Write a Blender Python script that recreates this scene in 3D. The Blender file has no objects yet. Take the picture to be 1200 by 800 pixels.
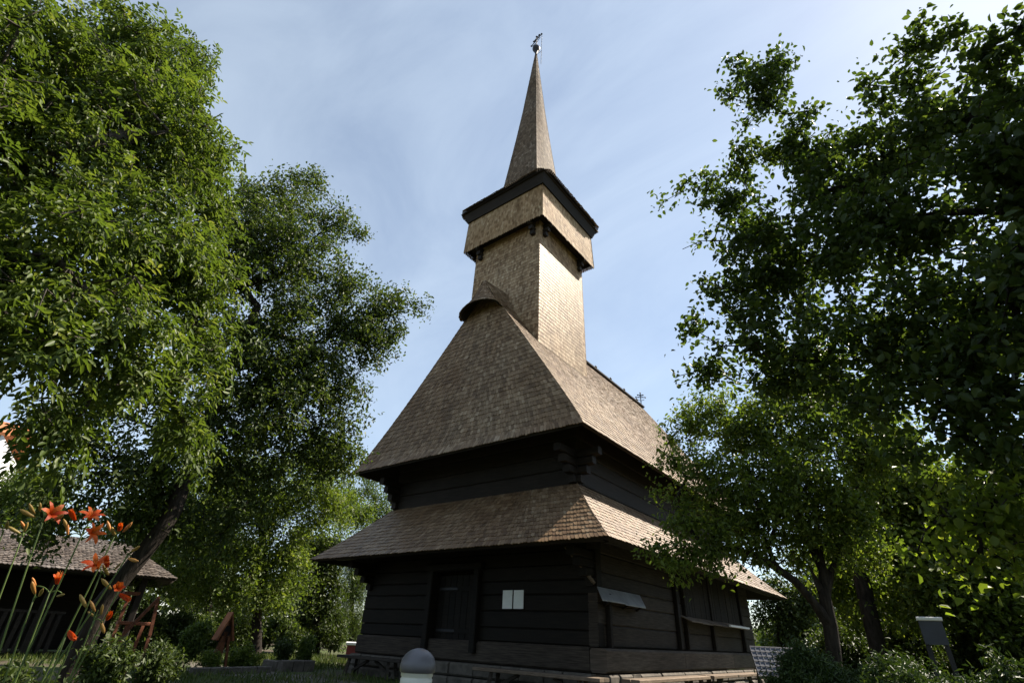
import bpy, bmesh, math, random
import numpy as np
from mathutils import Vector, Matrix

random.seed(7)
rng = np.random.default_rng(11)
scene = bpy.context.scene
COL = scene.collection
PI = math.pi

# ------------------------------------------------------------------ camera
F_PX, PITCH, ROLL, YAW = 587.956, 0.53387, 0.04926, 0.67613
CAM = np.array([5.507, -10.010, 0.943])
_cp, _sp, _cy, _sy = math.cos(PITCH), math.sin(PITCH), math.cos(YAW), math.sin(YAW)
FWD = np.array([-_sy * _cp, _cy * _cp, _sp])
_right = np.array([_cy, _sy, 0.0])
_up = np.cross(_right, FWD)
RGT = math.cos(ROLL) * _right + math.sin(ROLL) * _up
UPV = -math.sin(ROLL) * _right + math.cos(ROLL) * _up
cam_data = bpy.data.cameras.new("camera")
cam = bpy.data.objects.new("camera", cam_data)
COL.objects.link(cam)
M = Matrix.Identity(4)
for i in range(3):
    M[i][0], M[i][1], M[i][2], M[i][3] = RGT[i], UPV[i], -FWD[i], CAM[i]
cam.matrix_world = M
cam_data.sensor_fit = 'HORIZONTAL'
cam_data.sensor_width = 36.0
cam_data.lens = F_PX / 1200 * 36
cam_data.clip_start = 0.05
cam_data.clip_end = 3000
scene.camera = cam

# ------------------------------------------------------------------ light
SUN_EL, SUN_AZ = math.radians(50), math.radians(62)      # azimuth from +X towards +Y
sun_dir = Vector((math.cos(SUN_EL) * math.cos(SUN_AZ), math.cos(SUN_EL) * math.sin(SUN_AZ), math.sin(SUN_EL)))
sd = bpy.data.lights.new("sun", 'SUN')
sd.energy = 4.6
sd.angle = math.radians(0.5)
sd.color = (1.0, 0.90, 0.76)
so = bpy.data.objects.new("sun", sd)
so.rotation_euler = sun_dir.to_track_quat('Z', 'Y').to_euler()
so.location = (20, 30, 60)
COL.objects.link(so)

world = bpy.data.worlds.new("World")
scene.world = world
world.use_nodes = True
wt = world.node_tree
wt.nodes.clear()
w_out = wt.nodes.new('ShaderNodeOutputWorld')
w_bg = wt.nodes.new('ShaderNodeBackground')
w_bg.inputs['Strength'].default_value = 0.058
w_sky = wt.nodes.new('ShaderNodeTexSky')
w_sky.sky_type = 'NISHITA'
w_sky.sun_disc = False
w_sky.sun_elevation = SUN_EL
w_sky.sun_rotation = PI / 2 - SUN_AZ
w_sky.air_density = 1.0
w_sky.dust_density = 0.3
w_sky.ozone_density = 1.0
w_tc = wt.nodes.new('ShaderNodeTexCoord')
w_map = wt.nodes.new('ShaderNodeMapping')
w_map.inputs['Scale'].default_value = (1.0, 2.6, 2.2)
w_map.inputs['Rotation'].default_value = (0.4, 0.3, 0.5)
w_n = wt.nodes.new('ShaderNodeTexNoise')
w_n.inputs['Scale'].default_value = 1.35
w_n.inputs['Detail'].default_value = 9
w_n.inputs['Roughness'].default_value = 0.58
w_n.inputs['Distortion'].default_value = 0.6
w_r = wt.nodes.new('ShaderNodeValToRGB')
w_r.color_ramp.elements[0].position = 0.30
w_r.color_ramp.elements[0].color = (0.18, 0.18, 0.18, 1)
w_r.color_ramp.elements[1].position = 0.80
w_r.color_ramp.elements[1].color = (0.44, 0.44, 0.44, 1)
w_mix = wt.nodes.new('ShaderNodeMix')
w_mix.data_type = 'RGBA'
w_mix.inputs['B'].default_value = (7.6, 8.7, 9.6, 1)
wt.links.new(w_tc.outputs['Generated'], w_map.inputs['Vector'])
wt.links.new(w_map.outputs['Vector'], w_n.inputs['Vector'])
wt.links.new(w_n.outputs['Fac'], w_r.inputs['Fac'])
wt.links.new(w_r.outputs['Color'], w_mix.inputs['Factor'])
wt.links.new(w_sky.outputs['Color'], w_mix.inputs['A'])
wt.links.new(w_mix.outputs['Result'], w_bg.inputs['Color'])
wt.links.new(w_bg.outputs['Background'], w_out.inputs['Surface'])

scene.view_settings.view_transform = 'Standard'
scene.view_settings.look = 'None'
scene.view_settings.exposure = 1.42
scene.view_settings.gamma = 1.0
scene.view_settings.use_curve_mapping = False
cy = scene.cycles
cy.max_bounces = 6
cy.diffuse_bounces = 3
cy.glossy_bounces = 3
cy.transmission_bounces = 4
cy.transparent_max_bounces = 4
cy.caustics_reflective = False
cy.caustics_refractive = False
cy.use_denoising = True
try:
    cy.denoiser = 'OPENIMAGEDENOISE'
except Exception:
    pass


# ------------------------------------------------------------------ helpers
def ray(u, v):
    return FWD + RGT * (u - 600) / F_PX + UPV * (400 - v) / F_PX


def at(u, v, dist):
    """world point seen at photo pixel (u, v), `dist` metres away along the ground"""
    d = ray(u, v)
    return CAM + d * dist / math.hypot(d[0], d[1])


def depth_of(P):
    return float((np.asarray(P) - CAM) @ FWD)


def ground_at(u, dist):
    P = at(u, 760, dist)
    return np.array([P[0], P[1], 0.0])


def tag(o, label=None, cat=None, group=None, kind=None):
    if label: o['label'] = label
    if cat: o['category'] = cat
    if group: o['group'] = group
    if kind: o['kind'] = kind
    return o


def thing(name, label, cat, loc=(0, 0, 0), rotz=0.0, group=None):
    o = bpy.data.objects.new(name, None)
    o.empty_display_size = 0.2
    o.location = loc
    o.rotation_euler = (0, 0, rotz)
    COL.objects.link(o)
    return tag(o, label, cat, group)


class MB:
    """collects shapes and links them as ONE mesh object"""

    def __init__(self):
        self.v, self.f, self.m, self.r = [], [], [], []

    def add(self, verts, faces, mat=0, rnd=None):
        b = len(self.v)
        self.v += [tuple(map(float, p)) for p in verts]
        rv = random.random() if rnd is None else rnd
        self.r += [rv] * len(verts)
        self.f += [tuple(i + b for i in q) for q in faces]
        self.m += [mat] * len(faces)
        return self

    def box(self, c, s, mat=0, rot=None, ch=0.0, rnd=None):
        """box centred at c with full sizes s; ch = chamfer along its longest axis"""
        s = np.asarray(s, float)
        ax = int(np.argmax(s))
        o1, o2 = (ax + 1) % 3, (ax + 2) % 3
        hs = s / 2
        if ch > 0:
            prof = [(hs[o1] - ch, hs[o2]), (hs[o1], hs[o2] - ch), (hs[o1], -hs[o2] + ch), (hs[o1] - ch, -hs[o2]),
                    (-hs[o1] + ch, -hs[o2]), (-hs[o1], -hs[o2] + ch), (-hs[o1], hs[o2] - ch), (-hs[o1] + ch, hs[o2])]
        else:
            prof = [(hs[o1], hs[o2]), (hs[o1], -hs[o2]), (-hs[o1], -hs[o2]), (-hs[o1], hs[o2])]
        n = len(prof)
        vs = []
        for e in (-1, 1):
            for a, b in prof:
                p = np.zeros(3)
                p[ax], p[o1], p[o2] = e * hs[ax], a, b
                vs.append(p)
        fs = [tuple(range(n)), tuple(range(2 * n - 1, n - 1, -1))]
        for i in range(n):
            j = (i + 1) % n
            fs.append((j, i, i + n, j + n))
        vs = np.array(vs)
        if rot is not None:
            vs = vs @ np.array(rot.to_3x3()).T
        return self.add(vs + np.asarray(c, float), fs, mat, rnd)

    def beam(self, p0, p1, w, h, mat=0, ch=0.0, up=(0, 0, 1), rnd=None):
        p0, p1 = np.asarray(p0, float), np.asarray(p1, float)
        d = p1 - p0
        L = np.linalg.norm(d)
        x = d / L
        y = np.cross(np.asarray(up, float), x)
        if np.linalg.norm(y) < 1e-4:
            y = np.cross((0, 1, 0), x)
        y /= np.linalg.norm(y)
        z = np.cross(x, y)
        a, b = w / 2, h / 2
        if ch > 0:
            prof = [(a - ch, b), (a, b - ch), (a, -b + ch), (a - ch, -b), (-a + ch, -b), (-a, -b + ch), (-a, b - ch), (-a + ch, b)]
        else:
            prof = [(a, b), (a, -b), (-a, -b), (-a, b)]
        n = len(prof)
        vs = [p0 + y * q + z * r for q, r in prof] + [p1 + y * q + z * r for q, r in prof]
        fs = [tuple(range(n)), tuple(range(2 * n - 1, n - 1, -1))] + [((i + 1) % n, i, i + n, (i + 1) % n + n) for i in range(n)]
        return self.add(vs, fs, mat, rnd)

    def tube(self, pts, radii, seg=6, mat=0, rnd=None, cap=True):
        pts = [np.asarray(p, float) for p in pts]
        n = len(pts)
        if not hasattr(radii, '__len__'):
            radii = [radii] * n
        vs = []
        ref = None
        for i, p in enumerate(pts):
            t = pts[min(i + 1, n - 1)] - pts[max(i - 1, 0)]
            t /= np.linalg.norm(t) + 1e-9
            if ref is None:
                ref = np.array([1.0, 0, 0]) if abs(t[0]) < 0.8 else np.array([0, 1.0, 0])
            a = ref - t * (ref @ t)
            a /= np.linalg.norm(a) + 1e-9
            ref = a
            b = np.cross(t, a)
            for k in range(seg):
                an = 2 * PI * k / seg
                vs.append(p + radii[i] * (a * math.cos(an) + b * math.sin(an)))
        fs = []
        for i in range(n - 1):
            for k in range(seg):
                k2 = (k + 1) % seg
                fs.append((i * seg + k, i * seg + k2, (i + 1) * seg + k2, (i + 1) * seg + k))
        if cap:
            fs.append(tuple(range(seg - 1, -1, -1)))
            fs.append(tuple((n - 1) * seg + k for k in range(seg)))
        return self.add(vs, fs, mat, rnd)

    def lathe(self, prof, c=(0, 0, 0), seg=32, mat=0, rnd=None):
        vs, fs = [], []
        for r, z in prof:
            for k in range(seg):
                a = 2 * PI * k / seg
                vs.append((c[0] + r * math.cos(a), c[1] + r * math.sin(a), c[2] + z))
        for i in range(len(prof) - 1):
            for k in range(seg):
                k2 = (k + 1) % seg
                fs.append((i * seg + k, i * seg + k2, (i + 1) * seg + k2, (i + 1) * seg + k))
        fs.append(tuple(range(seg - 1, -1, -1)))
        fs.append(tuple((len(prof) - 1) * seg + k for k in range(seg)))
        return self.add(vs, fs, mat, rnd)

    def build(self, name, mats, parent=None, smooth=False, loc=None):
        me = bpy.data.meshes.new(name)
        me.from_pydata(self.v, [], self.f)
        mats = mats if isinstance(mats, (list, tuple)) else [mats]
        for m in mats:
            me.materials.append(m)
        me.polygons.foreach_set('material_index', self.m)
        at_ = me.attributes.new('rnd', 'FLOAT', 'POINT')
        at_.data.foreach_set('value', self.r)
        if smooth:
            me.polygons.foreach_set('use_smooth', [True] * len(self.f))
        me.validate()
        me.update()
        o = bpy.data.objects.new(name, me)
        COL.objects.link(o)
        if parent is not None:
            o.parent = parent
        if loc is not None:
            o.location = loc
        return o


def np_mesh(name, V, loops, starts, mats, parent=None, rnd=None, matidx=None, smooth=False):
    me = bpy.data.meshes.new(name)
    me.vertices.add(len(V))
    me.vertices.foreach_set('co', np.ascontiguousarray(V, np.float32).ravel())
    me.loops.add(len(loops))
    me.loops.foreach_set('vertex_index', np.ascontiguousarray(loops, np.int32))
    me.polygons.add(len(starts))
    me.polygons.foreach_set('loop_start', np.ascontiguousarray(starts, np.int32))
    for m in (mats if isinstance(mats, (list, tuple)) else [mats]):
        me.materials.append(m)
    if matidx is not None:
        me.polygons.foreach_set('material_index', np.ascontiguousarray(matidx, np.int32))
    if rnd is not None:
        a = me.attributes.new('rnd', 'FLOAT', 'POINT')
        a.data.foreach_set('value', np.ascontiguousarray(rnd, np.float32))
    me.polygons.foreach_set('use_smooth', np.full(len(starts), bool(smooth)))
    me.update(calc_edges=True)
    o = bpy.data.objects.new(name, me)
    COL.objects.link(o)
    if parent is not None:
        o.parent = parent
    return o


# ------------------------------------------------------------------ materials
class NT:
    def __init__(self, name):
        self.mat = bpy.data.materials.new(name)
        self.mat.use_nodes = True
        self.t = self.mat.node_tree
        self.t.nodes.clear()
        self.out = self.t.nodes.new('ShaderNodeOutputMaterial')

    def n(self, typ, **kw):
        nd = self.t.nodes.new(typ)
        for k, v in kw.items():
            if k in nd.inputs.keys():
                nd.inputs[k].default_value = v
            else:
                setattr(nd, k, v)
        return nd

    def l(self, a, b):
        self.t.links.new(a, b)

    def ramp(self, fac, stops):
        r = self.n('ShaderNodeValToRGB')
        els = r.color_ramp.elements
        while len(els) < len(stops):
            els.new(0.5)
        for e, (p, c) in zip(els, stops):
            e.position = p
            e.color = (*c, 1)
        self.l(fac, r.inputs['Fac'])
        return r.outputs['Color']

    def mix(self, fac, a, b, blend='MIX'):
        m = self.n('ShaderNodeMix', data_type='RGBA', blend_type=blend)
        for sock, val in ((m.inputs['Factor'], fac), (m.inputs['A'], a), (m.inputs['B'], b)):
            if isinstance(val, (int, float)):
                sock.default_value = val
            elif isinstance(val, tuple):
                sock.default_value = (*val, 1)
            else:
                self.l(val, sock)
        return m.outputs['Result']

    def attr(self, name='rnd'):
        return self.n('ShaderNodeAttribute', attribute_name=name).outputs['Fac']

    def noise(self, scale, detail=4, rough=0.55, stretch=None, coord='Object'):
        tc = self.n('ShaderNodeTexCoord')
        src = tc.outputs[coord]
        if stretch:
            mp = self.n('ShaderNodeMapping')
            mp.inputs['Scale'].default_value = stretch
            self.l(src, mp.inputs['Vector'])
            src = mp.outputs['Vector']
        nz = self.n('ShaderNodeTexNoise', Scale=scale, Detail=detail, Roughness=rough)
        self.l(src, nz.inputs['Vector'])
        return nz.outputs['Fac']

    def bump(self, h, strength=0.3, dist=0.01):
        b = self.n('ShaderNodeBump', Strength=strength, Distance=dist)
        self.l(h, b.inputs['Height'])
        return b.outputs['Normal']

    def bsdf(self, color, rough=0.7, spec=0.3, normal=None, metal=0.0, rough_sock=None):
        p = self.n('ShaderNodeBsdfPrincipled', Roughness=rough, Metallic=metal)
        p.inputs['Specular IOR Level'].default_value = spec
        if isinstance(color, tuple):
            p.inputs['Base Color'].default_value = (*color, 1)
        else:
            self.l(color, p.inputs['Base Color'])
        if normal is not None:
            self.l(normal, p.inputs['Normal'])
        if rough_sock is not None:
            self.l(rough_sock, p.inputs['Roughness'])
        return p

    def done(self, sh):
        self.l(sh.outputs[0], self.out.inputs['Surface'])
        return self.mat


def mat_shingle(name, stops, rough=0.5, spec=0.5, patch=(0.62, 0.5, 0.38), moss_col=(0.15, 0.14, 0.115)):
    t = NT(name)
    c = t.ramp(t.attr(), stops)
    big = t.noise(0.55, 5, 0.6)
    bc = t.ramp(big, [(0.35, patch), (0.65, (1.0, 1.0, 1.0))])
    c = t.mix(0.75, c, bc, 'MULTIPLY')
    stk = t.ramp(t.noise(1.0, 5, 0.65, stretch=(2.2, 2.2, 0.35)), [(0.34, (0.78, 0.77, 0.76)), (0.60, (1.05, 1.04, 1.03))])
    c = t.mix(0.85, c, stk, 'MULTIPLY')
    moss = t.ramp(t.noise(1.7, 6, 0.7), [(0.60, (0, 0, 0)), (0.74, (0.35, 0.35, 0.35))])
    c = t.mix(moss, c, moss_col)
    fine = t.noise(28, 4, 0.6, stretch=(3.0, 3.0, 0.35))
    fc = t.ramp(fine, [(0.3, (0.62, 0.6, 0.58)), (0.7, (1.12, 1.1, 1.08))])
    c = t.mix(0.8, c, fc, 'MULTIPLY')
    return t.done(t.bsdf(c, rough, spec, t.bump(fine, 0.25, 0.0025)))


def mat_wood(name, dark, light, rough=0.75, spec=0.25, stretch=(0.6, 0.6, 9.0), scale=5.0):
    t = NT(name)
    g = t.noise(scale, 6, 0.62, stretch=stretch)
    c = t.ramp(g, [(0.3, dark), (0.7, light)])
    r = t.ramp(t.attr(), [(0.0, (0.7, 0.7, 0.7)), (1.0, (1.2, 1.15, 1.1))])
    c = t.mix(1.0, c, r, 'MULTIPLY')
    st = t.ramp(t.noise(0.9, 4), [(0.35, (0.65, 0.62, 0.6)), (0.6, (1, 1, 1))])
    c = t.mix(0.7, c, st, 'MULTIPLY')
    return t.done(t.bsdf(c, rough, spec, t.bump(g, 0.4, 0.006)))


def mat_plain(name, col, rough=0.5, spec=0.4, metal=0.0, vary=0.15, scale=6.0, bump=0.0):
    t = NT(name)
    nz = t.noise(scale, 5, 0.6)
    lo = tuple(x * (1 - vary) for x in col)
    hi = tuple(min(1, x * (1 + vary)) for x in col)
    c = t.ramp(nz, [(0.3, lo), (0.7, hi)])
    nm = t.bump(nz, bump, 0.01) if bump else None
    return t.done(t.bsdf(c, rough, spec, nm, metal))


def mat_leaf(name, stops, trans=0.32, rough=0.5, spec=0.28, tcol=1.5):
    t = NT(name)
    c = t.ramp(t.attr(), stops)
    cl = t.ramp(t.noise(0.8, 3), [(0.3, (0.78, 0.8, 0.75)), (0.7, (1.15, 1.12, 1.0))])
    c = t.mix(0.8, c, cl, 'MULTIPLY')
    p = t.bsdf(c, rough, spec)
    tr = t.n('ShaderNodeBsdfTranslucent')
    tc = t.mix(1.0, c, (tcol * 1.25, tcol * 1.3, tcol * 0.55), 'MULTIPLY')
    t.l(tc, tr.inputs['Color'])
    mx = t.n('ShaderNodeMixShader')
    mx.inputs['Fac'].default_value = trans
    t.l(p.outputs[0], mx.inputs[1])
    t.l(tr.outputs[0], mx.inputs[2])
    return t.done(mx)


def mat_bark(name, dark, light):
    t = NT(name)
    nz = t.noise(9, 6, 0.65, stretch=(2.2, 2.2, 0.45))
    c = t.ramp(nz, [(0.35, dark), (0.7, light)])
    return t.done(t.bsdf(c, 0.9, 0.15, t.bump(nz, 0.9, 0.03)))


SH_ROOF = mat_shingle('roof_shingle', [(0.0, (0.15, 0.102, 0.062)), (0.45, (0.25, 0.178, 0.112)), (0.8, (0.31, 0.23, 0.15)), (1.0, (0.39, 0.305, 0.215))], 0.65, 0.2)
SH_SPIRE = mat_shingle('spire_shingle', [(0.0, (0.11, 0.082, 0.058)), (0.45, (0.18, 0.14, 0.102)), (0.8, (0.24, 0.19, 0.145)), (1.0, (0.32, 0.27, 0.22))], 0.75, 0.15)
SH_LOW = mat_shingle('lower_roof_shingle', [(0.0, (0.155, 0.10, 0.058)), (0.5, (0.245, 0.168, 0.10)), (0.85, (0.31, 0.225, 0.14)), (1.0, (0.37, 0.29, 0.20))], 0.55, 0.45)
SH_TOWER = mat_shingle('tower_shingle', [(0.0, (0.22, 0.145, 0.08)), (0.4, (0.37, 0.265, 0.16)), (0.8, (0.47, 0.355, 0.23)), (1.0, (0.54, 0.42, 0.28))], 0.55, 0.2, (0.75, 0.66, 0.55), (0.30, 0.25, 0.19))
SH_GALLERY = mat_shingle('gallery_shingle', [(0.0, (0.22, 0.145, 0.08)), (0.4, (0.37, 0.265, 0.16)), (0.8, (0.47, 0.355, 0.23)), (1.0, (0.54, 0.43, 0.30))], 0.75, 0.15, (0.75, 0.66, 0.55), (0.30, 0.25, 0.19))
SH_GREY = mat_shingle('grey_shingle', [(0.0, (0.07, 0.06, 0.053)), (0.5, (0.135, 0.118, 0.107)), (1.0, (0.22, 0.2, 0.185))], 0.6, 0.4)
DARKW = mat_wood('old_dark_timber', (0.009, 0.007, 0.0055), (0.03, 0.023, 0.018))
LOGW = mat_wood('shaded_church_log', (0.0042, 0.0032, 0.0022), (0.016, 0.0122, 0.008), stretch=(0.5, 0.5, 8.0))  # colour lowered to near black to carry the tree shade on the walls
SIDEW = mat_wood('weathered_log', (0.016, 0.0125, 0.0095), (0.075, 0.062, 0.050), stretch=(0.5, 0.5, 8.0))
SILLW = mat_wood('grey_sill_timber', (0.05, 0.04, 0.031), (0.14, 0.115, 0.092), stretch=(0.6, 0.6, 7.0))
BEAMW = mat_wood('pale_timber', (0.11, 0.085, 0.062), (0.24, 0.19, 0.145), stretch=(1.2, 1.2, 8.0))
REDW = mat_wood('red_brown_timber', (0.11, 0.04, 0.022), (0.24, 0.09, 0.05), stretch=(2, 2, 2))
ORANGEW = mat_wood('orange_timber', (0.16, 0.06, 0.028), (0.30, 0.12, 0.05), stretch=(2, 2, 2))
STONE = mat_plain('field_stone', (0.11, 0.097, 0.082), 0.9, 0.2, 0, 0.4, 5.0, 0.5)
IRON = mat_plain('dark_iron', (0.03, 0.03, 0.033), 0.5, 0.5, 0.6)
TIN = mat_plain('weathered_tin', (0.33, 0.33, 0.33), 0.5, 0.4, 0.3, 0.25, 3.0)
PAPER = mat_plain('white_paper', (0.78, 0.80, 0.78), 0.8, 0.2, 0, 0.04)
CAPM = mat_plain('grey_metal_cap', (0.115, 0.112, 0.122), 0.42, 0.5, 0.15, 0.08)
LAMPW = mat_plain('milky_plastic', (0.62, 0.62, 0.54), 0.35, 0.5, 0, 0.04)
WHITEP = mat_plain('white_paint', (0.76, 0.76, 0.76), 0.6, 0.3, 0, 0.08, 2.0)
ORANGEP = mat_plain('orange_roof_tile', (0.42, 0.16, 0.07), 0.8, 0.2, 0, 0.25, 9.0)
REDP = mat_plain('dark_red_paint', (0.16, 0.025, 0.025), 0.5, 0.4)
DARKBLUE = mat_plain('dark_blue_panel', (0.035, 0.04, 0.06), 0.35, 0.5)
GREYBLUE = mat_plain('blue_grey_tile', (0.06, 0.065, 0.09), 0.45, 0.5, 0, 0.2)
GRIDM = mat_plain('grey_grid_metal', (0.17, 0.175, 0.2), 0.6, 0.3)
BARK = mat_bark('bark_dark', (0.010, 0.008, 0.0065), (0.045, 0.036, 0.029))
BARK2 = mat_bark('bark_grey', (0.03, 0.026, 0.022), (0.13, 0.11, 0.095))
LF_WALNUT = mat_leaf('walnut_leaf', [(0, (0.040, 0.064, 0.014)), (0.5, (0.072, 0.106, 0.022)), (0.85, (0.105, 0.138, 0.032)), (1, (0.16, 0.175, 0.055))], 0.36)
LF_DARK = mat_leaf('plum_leaf', [(0, (0.024, 0.040, 0.012)), (0.5, (0.042, 0.064, 0.017)), (1, (0.075, 0.10, 0.027))], 0.28)
LF_PLUM = mat_leaf('dark_tree_leaf', [(0, (0.030, 0.050, 0.014)), (0.5, (0.052, 0.078, 0.020)), (1, (0.095, 0.122, 0.032))], 0.32)
LF_APPLE = mat_leaf('apple_leaf', [(0, (0.028, 0.048, 0.012)), (0.6, (0.048, 0.076, 0.019)), (1, (0.09, 0.12, 0.03))], 0.36)
LF_MID = mat_leaf('mid_leaf', [(0, (0.038, 0.062, 0.014)), (0.6, (0.068, 0.102, 0.022)), (1, (0.12, 0.148, 0.036))], 0.36)
LF_LIGHT = mat_leaf('light_leaf', [(0, (0.052, 0.082, 0.016)), (0.6, (0.09, 0.128, 0.024)), (1, (0.155, 0.18, 0.04))], 0.42)
LF_BACKLIT = mat_leaf('backlit_hazel_leaf', [(0, (0.07, 0.105, 0.016)), (0.6, (0.12, 0.16, 0.024)), (1, (0.18, 0.2, 0.04))], 0.55)  # colours brightened to carry the glow of light behind the leaves
LF_YEW = mat_leaf('yew_needle', [(0, (0.022, 0.042, 0.012)), (0.6, (0.045, 0.075, 0.018)), (1, (0.085, 0.12, 0.028))], 0.15)
LF_GRASS = mat_leaf('grass_blade', [(0, (0.04, 0.062, 0.016)), (0.6, (0.075, 0.11, 0.026)), (1, (0.15, 0.16, 0.06))], 0.3)
LF_LILY = mat_leaf('lily_leaf', [(0, (0.06, 0.10, 0.025)), (1, (0.12, 0.17, 0.05))], 0.25, tcol=1.2)
PETAL = mat_leaf('orange_petal', [(0, (0.50, 0.05, 0.010)), (0.5, (0.62, 0.085, 0.012)), (1, (0.70, 0.17, 0.03))], 0.35, 0.5, 0.3, 0.85)
BUDM = mat_leaf('lily_bud', [(0, (0.22, 0.17, 0.05)), (0.6, (0.34, 0.22, 0.06)), (1, (0.5, 0.2, 0.06))], 0.15, 0.5, 0.3, 0.9)


def mat_ground():
    t = NT('earth_and_turf')
    n1 = t.noise(0.35, 6, 0.6)
    n2 = t.noise(14, 6, 0.7)
    soil = t.ramp(n2, [(0.3, (0.05, 0.04, 0.03)), (0.7, (0.125, 0.105, 0.08))])
    turf = t.ramp(n2, [(0.3, (0.03, 0.048, 0.014)), (0.7, (0.075, 0.10, 0.03))])
    f = t.ramp(n1, [(0.46, (0, 0, 0)), (0.56, (1, 1, 1))])
    c = t.mix(f, turf, soil)
    return t.done(t.bsdf(c, 0.95, 0.1, t.bump(n2, 0.8, 0.05)))


def mat_path():
    t = NT('trodden_path')
    n2 = t.noise(9, 7, 0.7)
    c = t.ramp(n2, [(0.3, (0.075, 0.066, 0.055)), (0.7, (0.16, 0.145, 0.12))])
    return t.done(t.bsdf(c, 0.95, 0.1, t.bump(n2, 0.7, 0.03)))


GROUND, PATHM = mat_ground(), mat_path()

# ------------------------------------------------------------------ ground
W = 7.3
R = 1500.0
gv = [(0, 0, 0)]
rings = [8, 16, 30, 60, 150, 500, R]
gf = []
for k, r in enumerate(rings):
    for j in range(48):
        a = 2 * PI * j / 48
        gv.append((r * math.cos(a), r * math.sin(a), 0))
for j in range(48):
    gf.append((0, 1 + j, 1 + (j + 1) % 48))
for k in range(len(rings) - 1):
    for j in range(48):
        a, b = 1 + k * 48 + j, 1 + k * 48 + (j + 1) % 48
        gf.append((a, a + 48, b + 48, b))
g = MB().add(gv, gf).build('ground', GROUND)
tag(g, kind='structure')
pm = MB()
pp = [(-16, -3.2), (-11, -3.0), (-6.5, -2.6), (-2, -2.5), (1.6, -2.6), (3.0, 0.5), (3.2, 6), (3.6, 14)]
wd = 0.85
L_, R_ = [], []
for i, (x, y) in enumerate(pp):
    a = np.array(pp[max(i - 1, 0)], float)
    b = np.array(pp[min(i + 1, len(pp) - 1)], float)
    d = (b - a) / np.linalg.norm(b - a)
    n_ = np.array([-d[1], d[0]])
    w_ = wd * (1 + 0.12 * math.sin(i * 2.1))
    L_.append((x + n_[0] * w_, y + n_[1] * w_, 0.006))
    R_.append((x - n_[0] * w_, y - n_[1] * w_, 0.006))
pm.add(L_ + R_, [(i, i + 1, len(pp) + i + 1, len(pp) + i) for i in range(len(pp) - 1)])
tag(pm.build('path', PATHM), kind='structure')


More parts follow.
